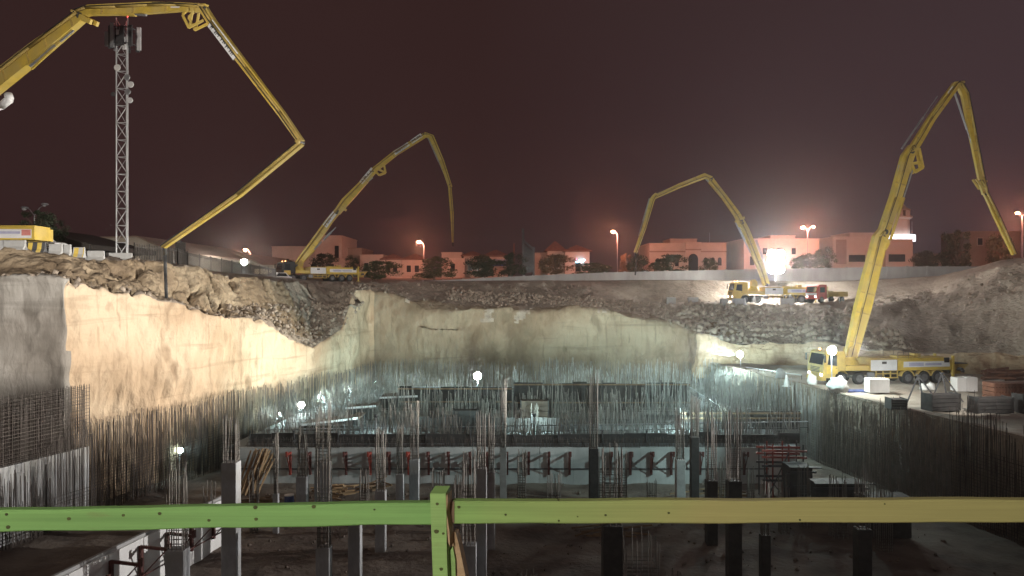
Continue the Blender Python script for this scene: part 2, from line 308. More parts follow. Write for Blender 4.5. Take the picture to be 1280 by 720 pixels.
def loft(sec, step, subs):
    A = np.array([[list(p) for p in s] for s in sec]); n, k, _ = A.shape
    mid = np.linalg.norm(np.diff(A[:, 1], axis=0), axis=1); cols = []; si = []
    for i in range(n-1):
        m = max(2, int(mid[i]/step))
        for j in range(m): t = j/m; cols.append(A[i]*(1-t)+A[i+1]*t)
    cols.append(A[-1]); cols = np.array(cols); rows = []; rid = []
    for r in range(k-1):
        for j in range(subs[r]): t = j/subs[r]; rows.append(cols[:, r]*(1-t)+cols[:, r+1]*t); rid.append(r+t)
    rows.append(cols[:, -1]); rid.append(k-1.)
    return np.array(rows), np.array(rid)          # [row, col, 3]
G, RID = loft(SEC, .26, [54, 14, 22, 10, 8, 3])
nr, nc, _ = G.shape
du = np.gradient(G, axis=1); dv = np.gradient(G, axis=0); NRM = np.cross(du, dv); NRM /= np.linalg.norm(NRM, axis=2, keepdims=True)+1e-9
def fbm(p, sc, o=5, seed=0): return noise.fractal(Vector((p[0]*sc[0]+seed, p[1]*sc[1], p[2]*sc[2])), .9, 2.1, o)
def envl(r):     # strength of the big relief, of tooth marks, of gullies, of rubble along the profile
    if r < 1: return min(1, r*3)*.55, .075, .0, .05
    if r < 2: return .40, .04, .10, .07
    if r < 3: return .45, .06, .75, .09
    if r < 4: return .35*(4-r)+.05, 0, .1, .1
    return .05, 0, 0, .02
G0 = G.copy()
for i in range(nr):
    a, b, c, d = envl(RID[i])
    for j in range(nc):
        if .8 < RID[i] < 1.9 and G0[i, j][1] > 84 and G0[i, j][0] > -15.5: G0[i, j][2] += (1-abs(RID[i]-1.1)/.85)*1.1*fbm(G0[i, j], (.12,.12,0), 4, 44)
        p = G0[i, j]; far = p[1] > 84 and p[0] > -14
        h = a*fbm(p, (.22,.22,.18), 5) + d*1.6*fbm(p, (1.3,1.3,1.3), 4, 9)
        if b: h += b*fbm(p, (1.6,1.6,.16), 4, 31) + b*.6*fbm(p, (3.2,3.2,.35), 3, 77)
        if c:
            k = c*(.5 if far else 1.0)
            g = abs(fbm(p, (.28,.28,.06), 3, 55)); h -= k*2.0*max(0, .16-g)*5*.5
            h += k*.5*fbm(p, (.6,.6,.3), 4, 13)
        if c and not far and p[0] < -8: h = a*1.0*fbm(p, (.25,.25,.1), 5) + .20*fbm(p, (1.1,1.1,.22), 5, 5) + .10*fbm(p, (2.6,2.6,.8), 4, 15) - 3.2*max(0, .07-abs(fbm(p, (.2,.2,.05), 3, 55)))*6
        if RID[i] < 1 and far: h += .22*fbm(p, (.9,.9,.5), 5, 21) + .10*fbm((p[0]+p[2]*.5,p[1],p[2]), (2.2,1,.5), 3, 8)
        if RID[i] < 1 and not far: h += .10*fbm(p, (.8,.8,.6), 5, 21) - .5*max(0, .05-abs(fbm(p, (.22,.22,.05), 3, 91)))*6
        G[i, j] = p + NRM[i, j]*h*(1 if RID[i] < 3.2 else .6)
idx = np.arange(nr*nc).reshape(nr, nc)
quads = np.stack([idx[:-1,:-1], idx[:-1,1:], idx[1:,1:], idx[1:,:-1]], -1).reshape(-1, 4)
fi = np.repeat(np.arange(nr-1), nc-1); fj = np.tile(np.arange(nc-1), nr-1)
cx = G0[fi, fj]; ed = np.array([fbm(p, (.13,.13,.13), 4, 60)+.5*fbm(p, (.6,.6,.6), 3, 61) for p in cx])
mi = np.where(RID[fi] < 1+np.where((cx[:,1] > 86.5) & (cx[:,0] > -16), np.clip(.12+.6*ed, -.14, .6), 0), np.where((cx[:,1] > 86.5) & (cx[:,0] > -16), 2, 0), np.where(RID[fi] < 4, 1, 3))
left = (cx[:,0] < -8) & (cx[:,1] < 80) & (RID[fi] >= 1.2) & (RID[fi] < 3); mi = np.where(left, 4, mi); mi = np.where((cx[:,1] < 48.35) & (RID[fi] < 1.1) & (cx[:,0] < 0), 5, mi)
tag(fast_obj('terrain', G.reshape(-1, 3), quads, [M['cut'], M['soil'], M['farcut'], M['street'], M['upcut'], M['shadecut']], mi, smooth=True), kind='structure')

# right-hand bench (where the big pump stands), raised slab, pit floor, near bank
def wall_r(Y): return 21.2 + (86-Y)*.1515           # right rebar line
def wall_l(Y): return -26 + .28*(Y-47.5)            # left rebar line
def grid_sheet(name, fx, ys, nx, z, m, amp, sc, kind='structure', seed=0):
    v = []; ny = len(ys)
    for y in ys:
        x0, x1 = fx(y)
        for i in range(nx+1):
            t = (i/nx)**1.4; x = x0+(x1-x0)*t
            v.append((x, y, z + amp*noise.fractal(Vector((x*sc+seed, y*sc, 0)), 1, 2, 5)))
    a = np.arange(ny*(nx+1)).reshape(ny, nx+1); q = np.stack([a[:-1,:-1], a[:-1,1:], a[1:,1:], a[1:,:-1]], -1).reshape(-1,4)
    return tag(fast_obj(name, v, q, m, smooth=True), kind=kind)
grid_sheet('bench_ground', lambda y: (wall_r(y)+.45, 95), np.linspace(40, 86, 150), 130, -8.3, M['bench'], .16, .5)
bf = MB()
for a, b in zip(range(28, 86, 2), range(30, 88, 2)):
    bf.prism([(wall_r(a)+.40, a, -14.2), (wall_r(b)+.40, b, -14.2), (wall_r(b)+.50, b, -8.2), (wall_r(a)+.50, a, -8.2)], (.5,0,0))
tag(bf.build('bench_face', M['soil']), kind='structure')
grid_sheet('near_right_bank', lambda y: (wall_r(y)+.7, 95), np.linspace(4.2, 40.2, 50), 60, -7.9, M['soil'], .3, .3)
grid_sheet('pit_floor', lambda y: (-46, 30), np.linspace(3, 90, 260), 200, -14, M['floor'], .13, .55, seed=4)
slab = MB(); slab.prism([(-20.5,55.35,-11.9), (20.6,55.35,-11.9), (22.5,87.5,-11.9), (-18,88,-11.9)], (0,0,.5))
tag(slab.build('raised_slab', M['slab']), kind='structure')
ng = MB(); ng.prism([(-45,-40,-1.62),(45,-40,-1.62),(45,3.95,-1.62),(-45,3.95,-1.62)], (0,0,-.5)); ng.prism([(-45,3.95,-14.5),(45,3.95,-14.5),(45,3.7,-1.7),(-45,3.7,-1.7)], (0,-.6,0))
tag(ng.build('near_ground', M['soil']), kind='structure')

# rubble strewn over the slopes
def rock_base():
    v = np.array([(-1,0,.2),(1,0,0),(0,1,.1),(0,-1,0),(0,0,1),(0,0,-1),(.6,.6,.5),(-.6,-.5,.55)], float)
    f = [(0,7,4),(0,4,2),(2,4,6),(6,4,1),(1,4,3),(3,4,7),(0,3,7),(0,2,5),(2,1,5),(2,6,1),(1,3,5),(3,0,5)]
    return v, np.array(f)
def scatter(n, sel, smin, smax, power=2.4):
    bv, bf = rock_base(); V = []; Fc = []; c = 0
    pick = sel[rng.integers(0, len(sel), n)]
    for p in pick:
        s = smin+(smax-smin)*rng.random()**power
        Rm = np.array(Euler(rng.random(3)*6.28).to_matrix()); v = (bv*(.7+.6*rng.random((8,3))))*s*np.array([1,.8,.7]) @ Rm.T
        V.append(v + p + np.array([rng.normal()*.15, rng.normal()*.15, s*.15])); Fc.append(bf+c); c += 8
    return np.concatenate(V), np.concatenate(Fc)
flat = G.reshape(-1,3); rr_ = np.repeat(RID, nc)
base = flat[(rr_ > 1.05) & (rr_ < 3.0) & (flat[:,1] < 112) & ((flat[:,0] > -20) | (rr_ < 1.6))]
talus = flat[(rr_ > 1.05) & (rr_ < 2.0) & (flat[:,0] > 18) & (flat[:,0] < 42)]
hollow = flat[(rr_ > 1.0) & (rr_ < 2.2) & (flat[:,0] < -14) & (flat[:,1] > 66) & (flat[:,1] < 86)]
crest = flat[(rr_ > 1.6) & (rr_ < 2.3) & (flat[:,0] > -8) & (flat[:,0] < 20)]
v1, f1 = scatter(3000, base, .04, .32, 4.0); v2, f2 = scatter(2600, talus, .06, .66, 4.2); v3, f3 = scatter(600, hollow, .08, .4); v4, f4 = scatter(1300, crest, .08, .42)
fx = [f1, f2+len(v1), f3+len(v1)+len(v2), f4+len(v1)+len(v2)+len(v3)]
tag(fast_obj('rubble', np.concatenate([v1,v2,v3,v4]), np.concatenate(fx), M['rock']), kind='stuff')
# stones and clods on the pit floor
ps = np.stack([rng.uniform(-18,24,900), rng.uniform(33,54.5,900), np.full(900,-13.98)], 1)
v, f = scatter(900, ps, .03, .2, 3); tag(fast_obj('clods', v, f, M['floor']), kind='stuff')

# ------------------------------------------------------------------ reinforced walls round the basement
def bars_mesh(items, r=.016):
    """items: (base, top) pairs -> thin four-sided bars as one mesh (v, f)"""
    V = []; Q = []; c = 0
    for p, q in items:
        p = np.array(p); q = np.array(q); d = q-p; ln = np.linalg.norm(d); d /= ln
        u = np.array((0,0,1.)) if abs(d[2]) < .8 else np.array((1.,0,0)); a = np.cross(d, u); a /= np.linalg.norm(a); b = np.cross(a, d); o = [a*r, b*r, -a*r, -b*r]
        V += [p+k for k in o] + [q+k for k in o]; Q += [(c+i, c+(i+1)%4, c+4+(i+1)%4, c+4+i) for i in range(4)]; c += 8
    return V, Q
def rebar_wall(label, a, b, zb, zt, step=.2, layers=.28, hz=None, rag=.25, lean=.03, bar='barb', hr=.011, vr=.017, short=.12):
    """a, b plan ends (x, y); two curtains of upright bars with horizontal bars tied on up to hz"""
    a = Vector((*a, 0)); b = Vector((*b, 0)); d = (b-a); ln = d.length; d.normalize(); n = Vector((-d.y, d.x, 0))
    t = thing('rebar_wall', label, 'rebar', (a.x, a.y, zb)); V = []
    ztf = zt if callable(zt) else (lambda s: zt)
    for lay in (-.5, .5):
        s = rng.uniform(0, step)
        while s < ln:
            top = ztf(s/ln) + rng.normal()*rag*.5 - (rng.random() < short)*rng.uniform(.3, 1.6)
            p = a + d*s + n*layers*lay
            V.append(((p.x, p.y, zb), (p.x+rng.normal()*lean*2, p.y+rng.normal()*lean*2, top)))
            if rng.random() < .4: V.append(((p.x+d.x*.05, p.y+d.y*.05, zb), (p.x+d.x*.05+rng.normal()*lean, p.y+d.y*.05, top-rng.uniform(.2,2.2))))
            s += step*rng.uniform(.7, 1.3)
    v, f = bars_mesh(V, vr); o = fast_obj('upright_bars', np.array(v)-np.array((a.x,a.y,zb)), f, M[bar]); o.parent = t; o['kind'] = 'stuff'
    H = []
    hzf = hz if callable(hz) else (lambda s: hz)
    if hz is not None:
        for lay in (-.5, .5):
            z = zb+.2; seg = 6.0
            while z < max(hzf(0), hzf(1)):
                s = 0
                while s < ln-.1:
                    s2 = min(ln, s+seg)
                    if z < hzf((s+s2)/2/ln): p = a+d*s+n*(layers*lay); q = a+d*s2+n*(layers*lay); H.append(((p.x,p.y,z+rng.normal()*.015),(q.x,q.y,z+rng.normal()*.015)))
                    s = s2
                z += .2*rng.uniform(.9,1.1)
        v, f = bars_mesh(H, hr); o = fast_obj('cross_bars', np.array(v)-np.array((a.x,a.y,zb)), f, M[bar]); o.parent = t; o['kind'] = 'stuff'
    return t
def wl(Y, off=0): return (wall_l(Y)+off, Y)
def wr(Y, off=0): return (wall_r(Y)+off, Y)
rebar_wall('tall dark rebar mesh standing on the concrete wall at the left edge of the pit', wl(36), wl(47.2), -9.7, -5.9, .15, .35, hz=-6.0, rag=.06, lean=.01, bar='bar', hr=.014, short=0)
rebar_wall('bars of the inner face before the pale concrete wall at the left edge', wl(33.5,.75), wl(47.0,.75), -14, lambda s: -9.5+.8*math.sin(s*9), .21, .05, hz=-11.9, rag=.5, bar='bar', hr=.012)
rebar_wall('long wall of upright rebar in front of the bright floodlit earth cut', wl(47.4), wl(86), -14, lambda s: -8.45+.15*math.sin(s*21), .15, .42, hz=lambda s: -11.0 if s < .35 else -10.4, rag=.3, bar='bar')
rebar_wall('far wall of upright rebar along the back of the pit', (-15.4, 86.6), (21.2, 86.6), -11.4, lambda s: -8.4+.2*math.sin(s*13), .14, .4, hz=-10.9, rag=.35)
rebar_wall('far stretch of the right-hand rebar wall, below the corner floodlight', wr(86), wr(62), -14, lambda s: -8.35+.25*math.sin(s*17), .19, .5, hz=-10.9, rag=.5, lean=.08, short=.25, bar='barlit', vr=.022)
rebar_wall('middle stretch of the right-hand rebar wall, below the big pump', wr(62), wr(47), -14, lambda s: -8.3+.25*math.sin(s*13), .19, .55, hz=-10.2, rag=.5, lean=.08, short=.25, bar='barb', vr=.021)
rebar_wall('shadowed ragged rebar wall at the right edge near the viewer', wr(47), wr(30), -14, lambda s: -7.6+.7*math.sin(s*14)+.35*math.sin(s*41), .18, .5, hz=-9.5, rag=.6, lean=.08, bar='bar')  # bar tones step darker along the right wall to carry its shade
rebar_wall('low row of starter bars along the top of the white cross wall', (-19, 55.25), (20, 55.25), -11.5, lambda s: -10.75, .17, .16, hz=-10.9, rag=.1, bar='bar')

def wall_thing(label, poly, ext, m='conc', name='concrete_wall', joints=None):
    c = Vector(poly[0]); t = thing(name, label, 'concrete wall', (c.x, c.y, c.z)); MB().prism(poly, ext).build('wall_body', M[m], t)
    return t
# left kicker wall under the near mesh, seen through the inner bars
a = Vector((*wl(30), 0)); b = Vector((*wl(47.3), 0))
t = wall_thing('pale concrete retaining wall under the dark rebar mesh at the left', [(a.x,a.y,-14.2),(b.x,b.y,-14.2),(b.x,b.y,-9.75),(a.x,a.y,-9.75)], (-.4,.11,0))
for k in range(9):
    y = 31+k*1.9; x = wall_l(y)+.03
    MB().prism([(x-.02,y,-14),(x-.02+.35*.28,y+.35,-14),(x-.02+.35*.28,y+.35,-9.75-.45),(x-.02,y,-9.75-.45)], (.06,-.015,0)).build('form_panel', M['conc'], t)
# white cross wall with its row of brackets
t = thing('cross_wall', 'long whitewashed concrete wall with dark red brackets across the pit floor', 'concrete wall', (0,55,-14))
xs = np.arange(-19.6, 20.2, 2.4)
for k, x in enumerate(xs):
    x2 = min(x+2.39, 20.3); o = MB().box(x, x2, 55+rng.uniform(-.012,.012), 55.35, -14.1, -11.45+rng.uniform(-.03,.03)).build('wall_panel', M['xconc'], t)
MB().box(-19.6, 20.3, 54.93, 54.985, -12.98, -12.9).build('ledger', M['gsteel'], t)
def bracket(label, p, n, group, red='red', arm=1.0, drop=1.6):
    """wall bracket at p (top of wall); n points from the wall into the pit"""
    p = Vector(p); n = Vector(n).normalized(); t = thing('wall_bracket', label, 'bracket', p, 0, group)
    MB().bar(p+n*.08+Vector((0,0,.05)), p+n*.08-Vector((0,0,drop)), .16, .14, up=n).build('post', M[red], t)
    MB().bar(p+n*.08, p+n*arm-Vector((0,0,.05)), .12, .12).build('arm', M[red], t)
    MB().bar(p+n*(arm-.02)-Vector((0,0,.12)), p+n*(arm-.02)+Vector((0,0,.24)), .13, .13, up=n).build('upstand', M[red], t)
    MB().bar(p+n*arm*.9-Vector((0,0,.08)), p+n*.12-Vector((0,0,drop*.9)), .05, .05).build('brace', M[red], t)
    return t
ord_ = ['first','second','third','fourth','fifth','sixth','seventh','eighth','ninth','tenth','eleventh','twelfth','thirteenth','fourteenth','fifteenth','sixteenth','seventeenth','eighteenth','nineteenth','twentieth','twenty-first','twenty-second','twenty-third','twenty-fourth']
bx = [363, 388, 433, 463, 487, 511, 536, 561, 588, 609, 634, 661, 686, 712, 763, 788, 814, 839, 875, 930]
for k, px in enumerate(bx):
    col = 'rusty red' if k in (0,3,5) else 'dark red'
    bracket(f'{col} wall bracket on the white cross wall, {ord_[k]} from its left end', ((px-640)/F*54.9, 54.95, -11.75), (0,-1,0), 'brackets along the white cross wall', 'redlead' if k in (0,3,5) else 'red')
# left white wall with walkway brackets
def lw(Y): return -15.6 + (Y-42)*.19
a = Vector((lw(24), 24, 0)); b = Vector((lw(42), 42, 0))
t = thing('low_wall', 'low white wall with brown walkway brackets at the lower left', 'concrete wall', (a.x, a.y, -14))
for k in range(8):
    p = a.lerp(b, k/8); q = a.lerp(b, (k+1)/8-.003)
    MB().prism([(p.x,p.y,-14.1),(q.x,q.y,-14.1),(q.x,q.y,-11.45+rng.uniform(-.02,.02)),(p.x,p.y,-11.45)], (-.35,.07,0)).build('wall_panel', M['wconc'], t)
MB().prism([(a.x-.1,a.y,-11.45),(b.x-.1,b.y,-11.45),(b.x-.1,b.y,-11.3),(a.x-.1,a.y,-11.3)], (-.15,.03,0)).build('curb', M['conc'], t)
MB().path([(a.x+.5,a.y,-12.9),(b.x+.5,b.y,-12.9)], .035).build('pipe', M['red'], t)
for k, Y in enumerate([29.2, 31.1, 33.0, 34.9, 36.8, 38.7, 40.6]):
    bracket(f'brown walkway bracket on the low white wall at the lower left, {ord_[k]} from the viewer', (lw(Y)+.02, Y, -11.75), (1,-.19,0), 'walkway brackets along the low white wall', 'red', 1.5, 1.5)

# ------------------------------------------------------------------ columns with starter bars
def column(px, ytop, Y, w, label, bars=3.0, cage=False, m='colm', group='columns on the pit floor', zf=-14.05):
    x = (px-640)/F*Y; zt = (360-ytop)/F*Y; t = thing('column', label, 'column', (x, Y, zf), 0, group); h = w/2; zt = max(zt, zf+.3)
    if not cage:
        c = .018; b = MB(); oct_ = lambda z, s=0: [(x-h+c,Y-h+s,z),(x+h-c,Y-h+s,z),(x+h-s,Y-h+c,z),(x+h-s,Y+h-c,z),(x+h-c,Y+h-s,z),(x-h+c,Y+h-s,z),(x-h+s,Y+h-c,z),(x-h+s,Y-h+c,z)]
        b.rings([oct_(zf), oct_(zt-.01), oct_(zt, .012)]); b.build('shaft', M[m], t)
    else: zt = zf
    if bars:
        V = []; k = h-.07; pts = [(-k,-k),(-k/3,-k),(k/3,-k),(k,-k),(k,-k/3),(k,k/3),(k,k),(k/3,k),(-k/3,k),(-k,k),(-k,k/3),(-k,-k/3)]
        for px_, py_ in pts:
            r_ = rng.normal(size=2)*.05; V.append(((px_,py_,zt-zf-.2),(px_+r_[0],py_+r_[1],zt-zf+bars*rng.uniform(.82,1.05))))
        v, f = bars_mesh(V, .021); o = fast_obj('starter_bars', np.array(v), f, M['barb']); o.parent = t; o['kind'] = 'stuff'
        T = []; z = zt-zf+.1
        while z < zt-zf+bars*.62:
            kk = k+.025
            for p, q in (((-kk,-kk),(kk,-kk)),((kk,-kk),(kk,kk)),((kk,kk),(-kk,kk)),((-kk,kk),(-kk,-kk))): T.append(((*p,z),(*q,z)))
            z += .2 if not cage else .16
        v, f = bars_mesh(T, .012); o = fast_obj('ties', np.array(v), f, M['bar']); o.parent = t; o['kind'] = 'stuff'
    return t
column(289, 577, 36.5, .70, 'tall grey column with a bright edge beside the leaning timber bundle', 2.2)
column(222, 686, 33, .76, 'short column standing close before the low white wall', 3.6)
column(405, 683, 35, .62, 'short column at the bottom edge below the middle of the left rail', 4.6)
column(444, 640, 37, .58, 'column hidden behind the left rail with only its lower half in view', 0)
column(345, 617, 44, .30, 'thin bright-edged column stub behind the left rail', 3.4)
column(378, 595, 48, .64, 'column beside the blue drum in front of the cross wall', 3.0)
column(404, 576, 49, .92, 'broad column topped by a tall bar cage, left of the timber heap', 3.8)
column(476, 613, 41, .54, 'column with its foot visible under the left rail', 3.2)
column(500, 592, 48, .48, 'narrow column left of the pair in front of the cross wall', 3.2)
column(518, 574, 49, .60, 'taller column of the pair in front of the cross wall', 3.6)
column(586, 680, 35.5, .70, 'dark short column next to the splintered stake', 4.2)
column(602, 585, 36.5, .48, 'slender tall column right of the splintered stake', 2.6)
column(614, 590, 41, .40, 'thin column just behind the slender tall one', 3.0)
column(629, 560, 48, .42, 'pale tall column against the cross wall near the middle', 4.2, m='conc')
column(742, 560, 47, .56, 'dark column with tall stepped bars right of the middle', 4.6, m='form')
column(759, 600, 47.5, 1.2, 'bare square bar cage beside the dark stepped column', 4.4, cage=True)
column(765, 655, 34, .86, 'large dark column below the right rail', 3.4, m='form')
column(800, 655, 33.2, 1.5, 'big bare bar cage below the right rail', 3.6, cage=True)
column(850, 574, 48.5, .56, 'pale column in front of the right half of the cross wall', 3.2, m='conc')
column(868, 546, 47.5, .5, 'dark tall column beside the pale one on the right', 2.6, m='form')
column(889, 600, 42, .58, 'dark column with a ladder of ties on the right', 3.6, m='form')
column(917, 600, 36, .62, 'tall dark column right of the tied one', 3.2, m='form')
column(956, 668, 35, .42, 'short dark column stub at the lower right', 2.4, m='form')
column(1078, 660, 34, .6, 'column stub in the dark lower right corner', 2.6, m='form')
column(660, 700, 35, .8, 'low bundle of bars rising from the dirt below the rail', 1.1, cage=True)
column(838, 700, 34, 1.0, 'thin bar cage at the bottom edge right of the big cage', 1.5, cage=True)
# starter bars of columns on the raised slab
sl = [(606,500,66),(640,470,78),(668,505,62),(722,468,78),(736,485,70),(748,506,64),(782,468,79),(800,478,76),(818,478,74),(832,487,72),(868,500,64),(905,505,62),(560,505,64),(530,500,66),(470,505,66),(430,512,62),(498,478,78),(690,500,68)]
for k, (px, yt, Y) in enumerate(sl):
    z0 = -11.4; zt = (360-yt)/F*Y
    column(px, 0, Y, .62, f'bundle of column bars on the raised slab, {ord_[sorted(range(len(sl)), key=lambda i: sl[i][0]).index(k)]} from the left', zt-z0, True, zf=z0, group='bar bundles on the raised slab')

# ------------------------------------------------------------------ concrete pump trucks
def wheel_parts(t, x, y, r=.53, wd_=.36, dual=False):
    n = 20; s = 1 if y > 0 else -1; w2 = wd_*(1.6 if dual else 1)
    y0, y1 = (y, y-s*w2)
    def ring(rad, yy): return [(x+rad*math.cos(2*math.pi*i/n), yy, r+rad*math.sin(2*math.pi*i/n)) for i in range(n)]
    tb = MB(); tb.rings([ring(r*.62, y0), ring(r*.9, y0+s*.0), ring(r, y0-s*.05), ring(r, y1+s*.05), ring(r*.9, y1), ring(r*.5, y1)])
    o = tb.build('tyre', M['rub'], t, local=True)
    rb = MB(); rb.rings([ring(r*.60, y0+s*.008), ring(r*.56, y0-s*.05), ring(r*.24, y0-s*.08), ring(r*.22, y0+s*.04), ring(r*.10, y0+s*.05)])
    for i in range(8): a = 2*math.pi*i/8; rb.tube((x+r*.38*math.cos(a), y0-s*.07, r+r*.38*math.sin(a)), (x+r*.38*math.cos(a), y0-s*.03, r+r*.38*math.sin(a)), .022, 5)
    rb.build('rim', M['rim'], o, local=True)
def pump_body(name, label, loc, rz, group, cab='cabw', rear_graphics=False):
    t = thing(name, label, 'pump truck', loc, rz, group); B = lambda n_, mb, m, p=t, sm=False: mb.build(n_, M[m], p, sm, local=True)
    ch = MB()
    for s in (-1, 1): ch.box(.6, 12.6, s*.42-.06, s*.42+.06, .72, 1.02)
    for x in np.arange(1.2, 12.6, 1.1): ch.box(x, x+.1, -.36, .36, .78, .98)
    for x in (1.75, 3.35, 7.9, 9.45, 10.75): ch.box(x-.08, x+.08, -1.0, 1.0, .45, .62)
    B('chassis', ch, 'chas')
    for x, dl in ((1.75,0),(3.35,0),(7.9,1),(9.45,1),(10.75,1)):
        for s in (-1, 1): wheel_parts(t, x, s*1.25, dual=dl)
    # cab facing -x with windscreen rake, recessed wheel arch
    c = MB(); prof = [(.05,.62),(.0,1.35),(.08,1.75),(.30,2.72),(.55,2.86),(1.95,2.86),(2.05,2.7),(2.08,1.2),(1.98,1.12)] + [(1.75+.66*math.cos(a), .55+.66*math.sin(a)) for a in np.linspace(.6, math.pi-.1, 9)] + [(1.05,.62)]
    c.prism([(x,-1.22,z) for x,z in prof], (0,2.44,0)); cabo = B('cab', c, cab)
    B('windscreen', MB().hexa([(.055,-1.05,1.72),(.105,-1.05,1.72),(.105,1.05,1.72),(.055,1.05,1.72),(.268,-1.02,2.62),(.32,-1.02,2.62),(.32,1.02,2.62),(.268,1.02,2.62)]), 'glass')
    for s in (-1, 1):
        y = s*1.22; g = MB(); g.prism([(.42,y,1.75),(1.28,y,1.62),(1.28,y,2.55),(.56,y,2.55)], (0,s*.012,0)); d = MB(); d.box(.36,1.34,min(y,y+s*.02),max(y,y+s*.02),.98,1.58); dd = B('door', d, cab); B('handle', MB().box(1.16,1.28,min(y+s*.02,y+s*.045),max(y+s*.02,y+s*.045),1.42,1.47), 'blk', dd); B('side_window', g, 'glass')
        B('headlight', MB().box(-.015,.03,s*.92-.17,s*.92+.17,.78,.98), 'lamps')
        m_ = MB(); m_.bar((.3,s*1.2,2.6),(.05,s*1.48,2.55),.03); m_.box(.0,.06,s*1.48-.11,s*1.48+.11,1.95,2.55); B('mirror', m_, 'blk')
    B('bumper', MB().box(-.12,.3,-1.2,1.2,.40,.66), 'ydirt')
    gr = MB()
    for z in (1.08,1.2,1.32,1.44): gr.box(-.012,.03,-.7,.7,z,z+.06)
    B('grille', gr, 'blk')
    for y in (-.6,.6): B('beacon', MB().tube((.8,y,2.86),(.8,y,3.02),.08,8), 'lamporange')
    # front outrigger housing, pedestal
    B('outrigger_box', MB().box(2.15,4.3,-1.2,1.2,1.2,1.62).box(2.3,3.2,-1.23,1.23,1.26,1.55), 'yel')
    pd = MB(); pd.tube((3.2,0,1.62),(3.2,0,2.05),.75,14,.62); pd.tube((3.2,0,2.05),(3.2,0,2.3),.5,14); B('pedestal', pd, 'yel')
    for s in (-1,1):
        tr = MB(); tr.prism([(2.75,s*.42-.05,2.3),(3.65,s*.42-.05,2.3),(3.6,s*.42-.05,2.9),(3.3,s*.42-.05,3.25),(2.95,s*.42-.05,3.1)], (0,.1,0)); B('turret_cheek', tr, 'ydirt')
    # white side box, tank box, yellow body, lower rails
    for s in (-1,1):
        B('side_panel', MB().box(4.42,6.85,s*1.24-.03,s*1.24+.03,1.18,2.08), 'wht')
        B('emblem', MB().box(5.42,5.86,s*1.275-.004,s*1.275+.004,1.74,1.94), 'blk')
    B('tool_box', MB().box(4.4,6.9,-1.18,1.18,1.12,2.12), 'ydirt')
    B('pump_body', MB().box(6.95,12.1,-1.2,1.2,1.14,2.02).box(7.0,12.0,-1.0,1.0,2.02,2.18), 'yel')
    for s in (-1,1):
        y = s*1.205; st = MB().box(7.5,11.9,y-.012,y+.012,1.25 if rear_graphics else 1.42,1.9); B('stripe_panel', st, 'wht')
        B('graphic', MB().box(8.0,9.4,y-.02,y+.02,1.5,1.8).box(9.55,11.1,y-.02,y+.02,1.56,1.74), 'lil')
        if rear_graphics: B('pink_patch', MB().box(11.2,11.85,y-.022,y+.022,1.44,1.86), 'pinkp')
        f = MB()
        for x in (7.9,9.45,10.75): 
            pr = [(x+.66*math.cos(a), .55+.66*math.sin(a)) for a in np.linspace(.15, math.pi-.15, 9)] + [(x+.58*math.cos(a), .55+.58*math.sin(a)) for a in np.linspace(math.pi-.15, .15, 9)]
            for k in range(8): f.prism([(pr[k][0],s*1.22,pr[k][1]),(pr[k+1][0],s*1.22,pr[k+1][1]),(pr[16-k][0],s*1.22,pr[16-k][1]),(pr[17-k][0],s*1.22,pr[17-k][1])], (0,-s*.4,0))
        B('mudguard', f, 'ydirt')
        ra = MB(); ra.box(4.9,7.0,s*1.15-.04,s*1.15+.04,.5,.58).box(4.9,7.0,s*1.15-.04,s*1.15+.04,.86,.94)
        for x in (4.95,5.6,6.3,6.95): ra.box(x-.04,x+.04,s*1.15-.035,s*1.15+.035,.5,1.12)
        B('side_rail', ra, 'ydirt')
        B('fuel_tank', MB().box(4.2,4.75,s*1.1-.12,s*1.1+.12,.55,1.0), 'steel')
        B('outrigger_leg', MB().box(12.18,12.36,s*1.12-.09,s*1.12+.09,.12,2.35).box(12.0,12.5,s*1.12-.25,s*1.12+.25,.02,.12), 'yel')
        B('control_box', MB().box(11.35,11.8,s*1.24-.06,s*1.24+.06,1.78,2.2), 'blk')
    dk = MB().box(7.4,9.0,-.5,.5,2.18,2.34).box(9.2,9.75,-.35,.35,2.18,2.5).box(4.6,6.7,-.9,.9,2.12,2.2)
    B('deck_fittings', dk, 'ydirt')
    rl = MB()
    for s in (-1,1):
        rl.path([(7.1,s*1.0,2.7),(9.1,s*1.0,2.7)], .018, 5)
        for x in (7.1,8.1,9.1): rl.tube((x,s*1.0,2.15),(x,s*1.0,2.7),.018,5)
    B('deck_rail', rl, 'gsteel')
    hp = MB(); hp.hexa([(12.5,-.6,.7),(13.3,-.6,.7),(13.3,.6,.7),(12.5,.6,.7),(12.4,-1.05,1.55),(13.9,-1.05,1.6),(13.9,1.05,1.6),(12.4,1.05,1.55)]); B('hopper', hp, 'ydirt')
    B('hopper_grate', MB().box(12.5,13.8,-.95,.95,1.6,1.66), 'gsteel')
    B('agitator_motor', MB().tube((13.0,-1.35,1.15),(13.0,1.35,1.15),.16,8).tube((13.35,-.2,1.0),(14.1,-.2,.85),.12,8), 'gsteel')
    return t, cabo
class Plane:                     # a vertical plane through (x0, y0) with plan heading th; photo pixels are put onto it
    def __init__(s, x0, y0, th): s.x0, s.y0, s.c, s.s = x0, y0, math.cos(th), math.sin(th); s.n = Vector((-s.s, s.c, 0))
    def __call__(s, px, py):
        u = (px-640)/F; t = (u*s.y0-s.x0)/(s.c-u*s.s); Y = s.y0+t*s.s; return Vector((s.x0+t*s.c, Y, (360-py)/F*Y))
